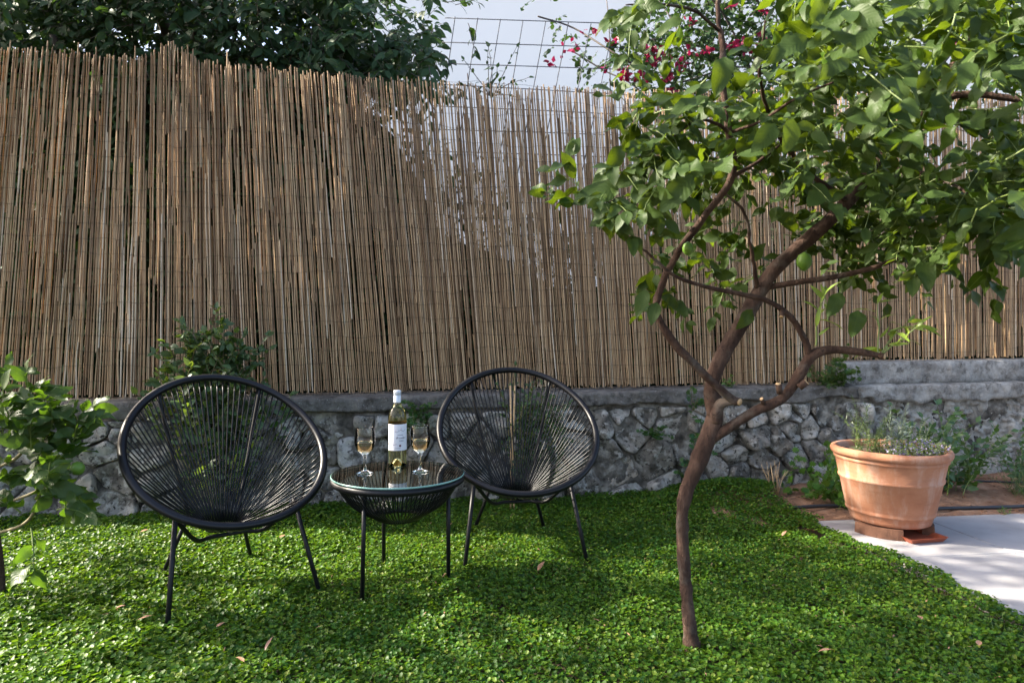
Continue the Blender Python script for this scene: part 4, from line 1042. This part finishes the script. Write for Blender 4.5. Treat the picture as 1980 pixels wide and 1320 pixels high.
for (x, y, Y, dx, dz, n_) in [(60, 870, 2.35, .1, 1, 8), (100, 860, 2.4, -.2, 1, 8), (135, 830, 2.35, .1, 1, 8), (30, 830, 2.3, -.1, 1, 7), (140, 900, 2.4, .6, .6, 8), (150, 830, 2.4, 1, .4, 6), (20, 900, 2.4, -.5, .6, 7), (90, 950, 2.3, .2, .4, 6), (40, 990, 2.3, -.2, .3, 6), (110, 985, 2.3, .8, .2, 4), (60, 1020, 2.35, .3, -.4, 3), (160, 930, 2.45, .5, -.3, 4), (0, 820, 2.4, 0, 1, 7), (90, 820, 2.45, .3, .8, 7), (130, 960, 2.4, .4, .2, 5), (10, 960, 2.25, -.3, .2, 7), (170, 880, 2.4, .3, .5, 6), (60, 910, 2.45, .4, .5, 7), (20, 870, 2.35, .2, 1, 8), (60, 840, 2.4, 0, 1, 7), (110, 900, 2.45, .1, 1, 8), (40, 930, 2.35, .5, .5, 8), (100, 930, 2.4, -.4, .3, 8), (150, 860, 2.45, .2, 1, 7), (70, 965, 2.4, .6, .6, 6), (30, 800, 2.4, .1, 1, 5), (75, 800, 2.4, 0, 1, 5), (180, 850, 2.45, .5, .8, 5)]:
    if x > 120: x -= 35
    spray(L, TW, P(x, y, Y), (dx*.8, -.25, dz), 0.15, n_+2, 0.108, droop=0.3, rad=0.003, flat=0.6, face=(-.2, -.7, .8))
for k in range(75):                    # unseen taller crown added left of the frame to dapple the ground
    c = Vector((random.gauss(-3.0, .42), random.gauss(2.62, .42), random.gauss(1.55, .42)))
    if c.x > -0.80*c.y-0.18 or c.z < 0.6: continue
    spray(L, TW, c, rv(), 0.2, 8, 0.10, droop=0.4, rad=0.002)
L.build(lc, 'citrus', 'shrub', 130); TW.obj('twigs', M['gtwig'], lc, kind='stuff')
p = P(150, 905, 2.38); V, F = lathe([(0.001, -.024), (.014, -.02), (.023, -.006), (.023, .006), (.014, .02), (.001, .024)], 14, p); mk('lime', V, F, M['fruit'], lc)

# ------------------------------------------------------------------ climbers and weeds along the wall
st = []
for k in range(64):
    a = random.gauss(0, .5); b0 = Vector((random.gauss(-1.66, .12), random.uniform(3.66, 3.78), random.uniform(0.02, 0.65)))
    st.append((b0, (math.sin(a)*.8, random.uniform(-.25, .1), 1.0), random.uniform(.26, .5)))
for (px, py) in [(400, 640), (370, 660), (430, 650), (460, 660), (340, 670), (520, 770), (400, 620), (385, 640), (415, 665), (355, 690), (440, 690), (330, 720), (470, 700), (380, 700), (410, 720), (450, 730), (345, 735)]: st.append((P(px, py+45, 3.7), (random.uniform(-.6, .6), -.1, 1), .2)); st.append((P(px+random.uniform(-25, 25), py+60, 3.72), (random.uniform(-.8, .8), -.1, 1), .2))
plant('honeysuckle', 'bushy honeysuckle climbing the fence behind the left chair', 'shrub', (-1.66, 3.72, 0), st, 'oval', 'climber', 0.064, 290, per=10, stemmat='twig', flat=0.6)
st = []
for k in range(52):
    a = random.gauss(0.1, .5); b0 = Vector((random.gauss(0.14, .08), random.uniform(3.92, 4.02), random.uniform(0.02, 0.5)))
    st.append((b0, (math.sin(a)*.8, random.uniform(-.3, .1), 1.0), random.uniform(.18, .34)))
plant('leafy_shrub', 'small leafy green shrub growing at the wall behind the right chair', 'shrub', (0.14, 3.97, 0), st, 'oval', 'climber', 0.046, 240, per=9, stemmat='twig', flat=0.6)
sk = empty('bamboo_stake', (0.0, 3.93, 0), 'thin upright pair of split bamboo stakes behind the right chair', 'stake')
for dx in (-0.008, 0.012):
    V, F = tube([(0.0+dx, 3.90, -0.03), (0.0+dx*.5, 3.93, 0.35), (0.002+dx*1.3, 3.95, 0.685)], 0.006, 6); mk('cane', V, F, M['cutwood'], sk)
def tuft(name, label, px, py, Y, spread, n_, leaf, mat, size, ln, n_ind=30, per=5, up=0.6, grp=None):
    c = P(px, py, Y); st = [(c + rv(spread*.3), (random.uniform(-1, 1), random.uniform(-1, -.1), up+random.uniform(-.6, .6)), ln*random.uniform(.6, 1.2)) for _ in range(n_)]
    return plant(name, label, 'plant', c, st, leaf, mat, size, n_ind, per=per, rad=0.0015, flat=0.7, group=grp)
def on_wall(px, py, off=0.03):
    u, z = wall_uv(px, py); return wp(u, off, z).y
tuft('wall_fern', 'green weed sprouting from the wall top right of the wine bottle', 806, 800, on_wall(806, 800), .16, 14, 'lobed', 'mint', 0.035, .11, up=0.1)
tuft('wall_fern', 'tiny green weed growing out of a joint between stones left of the tree trunk', 1262, 840, on_wall(1262, 840), .10, 9, 'lobed', 'mint', 0.032, .09, up=.2)
tuft('wall_weed', 'leafy green weed clump on the wall ledge where the upper step begins', 1605, 735, 4.58, .26, 26, 'lobed', 'climber', 0.04, .16, up=.7, n_ind=60)
tuft('wall_sprig', 'small bright sprig on the wall top just right of the tree trunk', 1405, 752, 4.45, .05, 4, 'oval', 'bright', 0.03, .08, up=.6, n_ind=12)
vn = []
for (px, py) in [(1345, 960), (1350, 900), (1346, 840), (1338, 780), (1342, 930), (1335, 800), (1352, 870)]:
    vn += [(P(px, py, on_wall(px, py, .05)), (random.uniform(-1, 1), -.4, random.uniform(-.3, .6)), .13) for _ in range(2)]
plant('wall_vine', 'sparse vine with a thin grey stem climbing the stones behind the tree trunk', 'vine', P(1345, 955, 4.28), vn + [(P(1340, 960, 4.25), (.05, .02, 1), .58)], 'lobed', 'mint', 0.04, 60, per=5, stemmat='twig', rad=.003, flat=.7)
# soil-bed plants
st = [(Vector((random.gauss(1.92, .12), random.gauss(4.02, .09), bed_h(1.9, 4.0))), (random.uniform(-1, 1), random.uniform(-.9, .5), random.uniform(.3, 1.2)), random.uniform(.16, .32)) for _ in range(34)]
plant('geranium', 'bright green lobed-leaf plant in the soil bed left of the terracotta pot', 'plant', (1.9, 4.02, 0), st, 'lobed', 'bright', 0.058, 180, per=5, rad=.0022, flat=.6)
st = [(Vector((random.gauss(2.66, .09), random.gauss(4.2, .07), bed_h(2.66, 4.2))), (random.uniform(-.35, .35), random.uniform(-.3, .1), 1), random.uniform(.28, .56)) for _ in range(30)]
plant('mint', 'tall dark green mint growing in the bed behind the right side of the pot', 'plant', (2.66, 4.2, 0), st, 'oval', 'mint', 0.062, 260, per=11, rad=.0025, flat=.5, droop=.5)
st = [(Vector((random.gauss(3.30, .06), random.gauss(4.40, .05), bed_h(3.3, 4.4))), (random.uniform(-.4, .4), random.uniform(-.3, .1), 1), random.uniform(.25, .42)) for _ in range(20)]
plant('mint', 'dark green leafy plant against the plaster at the far right edge', 'plant', (3.30, 4.40, 0), st, 'oval', 'mint', 0.045, 70, per=9, rad=.002, flat=.5)
st = [(Vector((random.gauss(2.97, .05), random.gauss(4.47, .03), bed_h(2.97, 4.4))), (random.uniform(-.7, .7), random.uniform(-.6, .1), 1), random.uniform(.06, .13)) for _ in range(8)]
plant('seedling', 'little green seedling at the foot of the plastered wall', 'plant', (2.97, 4.45, 0), st, 'oval', 'mint', 0.035, 20, per=4, rad=.002)
st = [(Vector((random.gauss(3.12, .05), random.gauss(4.12, .05), bed_h(3.1, 4.1))), (random.uniform(-.6, .6), random.uniform(-.6, .4), 1), random.uniform(.12, .2)) for _ in range(46)]
plant('needle_bush', 'low bushy needle-leaved plant in the soil at the far right edge', 'plant', (3.12, 4.12, 0), st, 'needle', 'mint', 0.035, 0, per=9, rad=.0015, droop=0)
st = [(Vector((2.42, 3.68, bed_h(2.4, 3.7))) + Vector((random.gauss(0, .015), random.gauss(0, .01), 0)), (random.uniform(-1, 1), -.3, 1), .05) for _ in range(6)]
plant('weed', 'tiny pale weed at the back edge of the patio by the hose', 'plant', (2.75, 3.76, 0), [(a + Vector((.28, .07, 0)), d, l) for a, d, l in st], 'narrow', 'bright', 0.025, 12, per=4, rad=.001)
# dry stalks
ds = empty('dry_stalk', (1.60, 4.14, 0), 'bare dry branching stalk at the foot of the wall right of the tree', 'dry plant')
mb = MB()
for k in range(9):
    a = random.uniform(-.9, .9); p0 = Vector((1.60, 4.12, 0.0)); p1 = p0+Vector((a*.06, random.uniform(-.03, .03), .1)); p2 = p1+Vector((a*.06+random.uniform(-.03, .03), random.uniform(-.03, .03), random.uniform(.05, .13)))
    V, F = tube([p0, p1, p2], [.003, .0022, .0012], 5); mb.add(V, F)
    V, F = tube([p1, p1+Vector((random.uniform(-.06, .06), 0, .06))], .0013, 4); mb.add(V, F)
mb.obj('stems', M['cutwood'], ds)
# leaning stick, hoses, stones in the soil
V, F = tube(catmull([P(1646, 752, 4.60), P(1662, 800, 4.50), P(1684, 850, 4.40), P(1700, 905, 4.30)]), 0.009, 6); o = mk('stick', V, F, M['darktwig']); tag(o, 'thin dark stick leaning on the wall behind the terracotta pot', 'stick')
V, F = tube(catmull([(x, 3.86+.03*math.sin(x*2.1), bed_h(x, 3.86)+.014) for x in np.linspace(1.55, 5.0, 16)]), 0.0105, 8); o = mk('irrigation_hose', V, F, M['hose']); tag(o, 'thick black irrigation hose lying along the soil behind the patio', 'hose')
V, F = tube(catmull([(x, 4.40+.04*math.sin(x*3), bed_h(x, 4.40)+.006) for x in np.linspace(2.7, 4.6, 12)]), 0.006, 6); o = mk('drip_hose', V, F, M['hose']); tag(o, 'thin drip hose on the soil at the foot of the plaster wall', 'hose')
mb = MB()
for k in range(420):
    x = random.uniform(1.45, 3.9); y = random.uniform(3.62+.08*(x-1.5), 4.1+.17*x-.02); s = random.uniform(.004, .014)
    V = [Vector((math.cos(a)*s*random.uniform(.7, 1.2), math.sin(a)*s*random.uniform(.7, 1.2), z_*s)) + Vector((x, y, bed_h(x, y))) for z_ in (-.3, .5) for a in (0, 1.26, 2.5, 3.77, 5.0)]
    mb.add(V, [(5, 6, 7, 8, 9)] + [(i, (i+1) % 5, 5+(i+1) % 5, 5+i) for i in range(5)])
o = mb.obj('soil_clods', M['redsoil'], kind='stuff'); tag(o, 'small clods and pebbles scattered on the reddish soil', 'soil')

# ------------------------------------------------------------------ terracotta pot
PC = Vector((1.905, 3.44, 0.0))
pt = empty('terracotta_pot', PC, 'large ribbed terracotta pot planted with herbs at the patio corner', 'pot')
z0 = 0.052
prof = [(0.001, z0+.004), (0.170, z0), (0.182, z0+.006), (0.186, z0+.02), (0.194, z0+.046), (0.2015, z0+.05), (0.2035, z0+.058), (0.2005, z0+.066), (0.203, z0+.07), (0.2305, z0+.207), (0.2365, z0+.211), (0.2385, z0+.217), (0.2375, z0+.223), (0.2348, z0+.227),
        (0.250, z0+.30), (0.2535, z0+.306), (0.258, z0+.309), (0.259, z0+.318), (0.2545, z0+.322), (0.260, z0+.328), (0.269, z0+.331), (0.2745, z0+.341), (0.275, z0+.352), (0.269, z0+.363), (0.257, z0+.368), (0.246, z0+.364), (0.240, z0+.352), (0.232, z0+.30), (0.226, z0+.28)]
V, F = lathe(prof, 72, PC); V = [(v[0]+.0015*fbm(v, 6, 2), v[1]+.0015*fbm(v, 5, 2), v[2]+0.0025*math.sin(math.atan2(v[1]-PC.y, v[0]-PC.x)*2+1)) for v in V]; mk('body', V, F, M['terracotta'], pt)
V = [(PC.x, PC.y, z0+.335)]; F = []
for rr_ in range(1, 9):
    for k in range(40):
        a = 2*math.pi*k/40; r = .2375*rr_/8; x, y = PC.x+r*math.cos(a), PC.y+r*math.sin(a); V.append((x, y, z0+.328+.012*fbm((x, y, 0), 18, 3)))
for k in range(40): F.append((0, 1+k, 1+(k+1) % 40))
for q in range(7):
    for k in range(40): F.append((1+q*40+k, 1+q*40+(k+1) % 40, 1+(q+1)*40+(k+1) % 40, 1+(q+1)*40+k))
mk('potting_soil', V, F, M['soil'], pt)
def foot_block(a0, a1, r0=0.14, r1=0.195):
    V = []; F = []; n_ = 10
    for i in range(n_+1):
        a = a0+(a1-a0)*i/n_
        for r, z in ((r0, 0.0005), (r1, 0.0005), (r1-.004, 0.05), (r0, 0.05)): V.append((PC.x+r*math.cos(a), PC.y+r*math.sin(a), z))
    for i in range(n_):
        for k in range(4): F.append((4*i+k, 4*i+(k+1) % 4, 4*i+4+(k+1) % 4, 4*i+4+k))
    F.append((0, 1, 2, 3)); F.append((4*n_+3, 4*n_+2, 4*n_+1, 4*n_)); return V, F
for a0, a1 in ((R(188), R(258)), (R(318), R(345)), (R(60), R(120))):
    V, F = foot_block(a0, a1); mk('pot_foot', V, F, M['oldclay'], pt, smooth=False)
# shallow red tray pushed under the pot
ty = empty('drip_tray', (1.93, 3.30, 0), 'shallow orange-red plastic tray pushed under the terracotta pot', 'tray')
def rect_ring(hx, hy, z): return [(-hx, -hy, z), (hx, -hy, z), (hx, hy, z), (-hx, hy, z)]
V = rect_ring(.085, .10, .001)+rect_ring(.10, .115, .024)+rect_ring(.104, .119, .0245)+rect_ring(.094, .109, .022)+rect_ring(.083, .098, .005)
F = [(3, 2, 1, 0), (16, 17, 18, 19)]
for l in range(4):
    for k in range(4): F.append((4*l+k, 4*l+(k+1) % 4, 4*l+4+(k+1) % 4, 4*l+4+k))
mk('tray_body', [(1.945+v[0]*.98-v[1]*.2, 3.325+v[1]*.98+v[0]*.2, v[2]) for v in V], F, M['tray'], ty, smooth=False)
# herbs in the pot
ZS = z0+.328
def herb(name, label, cx, cy, n_, ln, size, leaf, mat, per, lean_=.25, spread=.03, n_ind=0, droop=0):
    st = [(Vector((PC.x+cx+random.gauss(0, spread), PC.y+cy+random.gauss(0, spread), ZS)), (random.uniform(-lean_, lean_), random.uniform(-lean_, lean_), 1), ln*random.uniform(.6, 1.1)) for _ in range(n_)]
    return plant(name, label, 'herb', (PC.x+cx, PC.y+cy, ZS), st, leaf, mat, size, n_ind, per=per, rad=.0016, droop=droop, flat=1.0, jit=.6)
herb('rosemary', 'upright rosemary at the left side of the terracotta pot', -.15, .0, 6, .26, .032, 'needle', 'rosemary', 34, lean_=.14, spread=.012)
herb('rosemary', 'second upright rosemary just left of the pot centre', -.045, .04, 9, .24, .030, 'needle', 'rosemary', 34, lean_=.14, spread=.02)
herb('lavender', 'silvery grey lavender behind the flowering thyme in the pot', .075, .08, 10, .22, .045, 'needle', 'lavender', 16, lean_=.2, spread=.025)
herb('lavender', 'second silvery lavender tuft at the back right of the pot', .17, .12, 8, .16, .026, 'needle', 'lavender', 12, lean_=.3, spread=.025)
o = herb('thyme', 'mounded thyme covered in small lilac flowers at the right of the pot', .10, -.10, 0, .1, .01, 'oval', 'thyme', 5)
L = Leaves(); LF = Leaves(); TW = MB()
for k in range(150):
    x = PC.x + random.uniform(-.05, .22); y = PC.y + random.uniform(-.21, .02)
    if math.hypot(x-PC.x, y-PC.y) > .232: continue
    hgt = .035 + .055*max(0, 1-((x-PC.x-.10)/.17)**2)*random.uniform(.6, 1.2)
    pts = spray(L, TW, (x, y, ZS), (random.uniform(-.6, .6), random.uniform(-.8, .3), 1), hgt, 7, .017, droop=0, rad=.0010, pair=True, flat=1.0)
    for q in pts[3:]:
        for _ in range(2):
            if random.random() < .36: LF.add(q+rv(.006), rv(), rv(), random.uniform(.008, .013))
TW.obj('stems', M['darktwig'], o); L.build(o, 'oval', 'thyme'); LF.build(o, 'bract', 'lilac', mass='flowers')
V, F = tube(catmull([(PC.x-.07, PC.y-.12, ZS+.004), (PC.x+.02, PC.y-.16, ZS+.012), (PC.x+.12, PC.y-.13, ZS+.01), (PC.x+.20, PC.y-.06, ZS+.015), (PC.x+.25, PC.y-.03, z0+.373), (PC.x+.281, PC.y-.02, z0+.36), (PC.x+.29, PC.y+.03, z0+.2), (PC.x+.30, PC.y+.2, .03)]), .0045, 6)
o = mk('drip_line', V, F, M['hose']); tag(o, 'thin black drip line lying in the pot and over its rim', 'hose')

# ------------------------------------------------------------------ fallen leaves
FL = [(1040, 1098, .045, 0.3, 'round pink fallen leaf on the ground cover in front of the right chair', 'heart'), (512, 1255, .05, 1.4, 'upright reddish fallen leaf on the ground cover right of the left chair', 'narrow'), (472, 1277, .05, 2.4, 'curled tan fallen leaf nearest the camera, left foreground', 'narrow'),
      (222, 1172, .035, .2, 'small brown fallen leaf left of the left chair leg', 'oval'), (266, 1193, .05, .5, 'pale pink fallen leaf lying left of the left chair foot', 'narrow'), (1783, 1190, .03, 1.5, 'small straw-coloured fallen leaf on the ground cover near the patio', 'oval'), (1512, 1028, .035, .3, 'brown fallen leaf on the ground cover left of the pot', 'oval'),
      (1582, 1251, .05, .1, 'thin tan fallen leaf on the ground cover right of the tree foot', 'narrow'), (1893, 1242, .03, 1.0, 'dark red fallen leaf at the lower right near the patio edge', 'oval'), (272, 1021, .035, .4, 'pale brown fallen leaf behind the left chair', 'heart'), (541, 1031, .03, .8, 'small tan fallen leaf under the left chair rim', 'heart'), (418, 1203, .03, .8, 'small rusty fallen leaf right of the left chair front foot', 'oval')]
for i, (px, py, s, a, lb, kd) in enumerate(FL):
    p = G(px, py, 0.03); sv, sf = SH[kd][i % len(SH[kd])]
    z = float(cover_z(np.array(p.x), np.array(p.y)))
    Rz = Matrix.Rotation(a, 3, 'Z') @ Matrix.Rotation(random.uniform(-.9, -.2), 3, 'Y')
    V = [Rz @ (Vector(v)*s) + Vector((p.x, p.y, z+0.016)) for v in sv]
    o = mk('fallen_leaf', V, [tuple(f) for f in sf], M['deadleaf'], rnd=[random.random()]*len(V)); tag(o, lb, 'fallen leaf', 'fallen leaves on the ground cover')

mb = MB()
for k in range(230):                   # bits of dry leaf and straw caught in the carpet
    x = random.uniform(-2.6, 1.6); y = random.uniform(1.9, 4.0)
    if abs(x) > 0.8*y: continue
    sv, sf = SH['narrow'][k % 5]; q = random.uniform(.010, .026); Rz = Matrix.Rotation(random.uniform(0, 6.3), 3, 'Z') @ Matrix.Rotation(random.uniform(-.5, .3), 3, 'Y')
    z = float(cover_z(np.array(x), np.array(y)))
    mb.add([Rz @ (Vector(v)*q) + Vector((x, y, z+.008)) for v in sv], [tuple(f) for f in sf])
o = mb.obj('leaf_litter', M['deadleaf'], kind='stuff'); tag(o, 'small bits of dry leaf litter scattered over the ground cover', 'leaf litter')
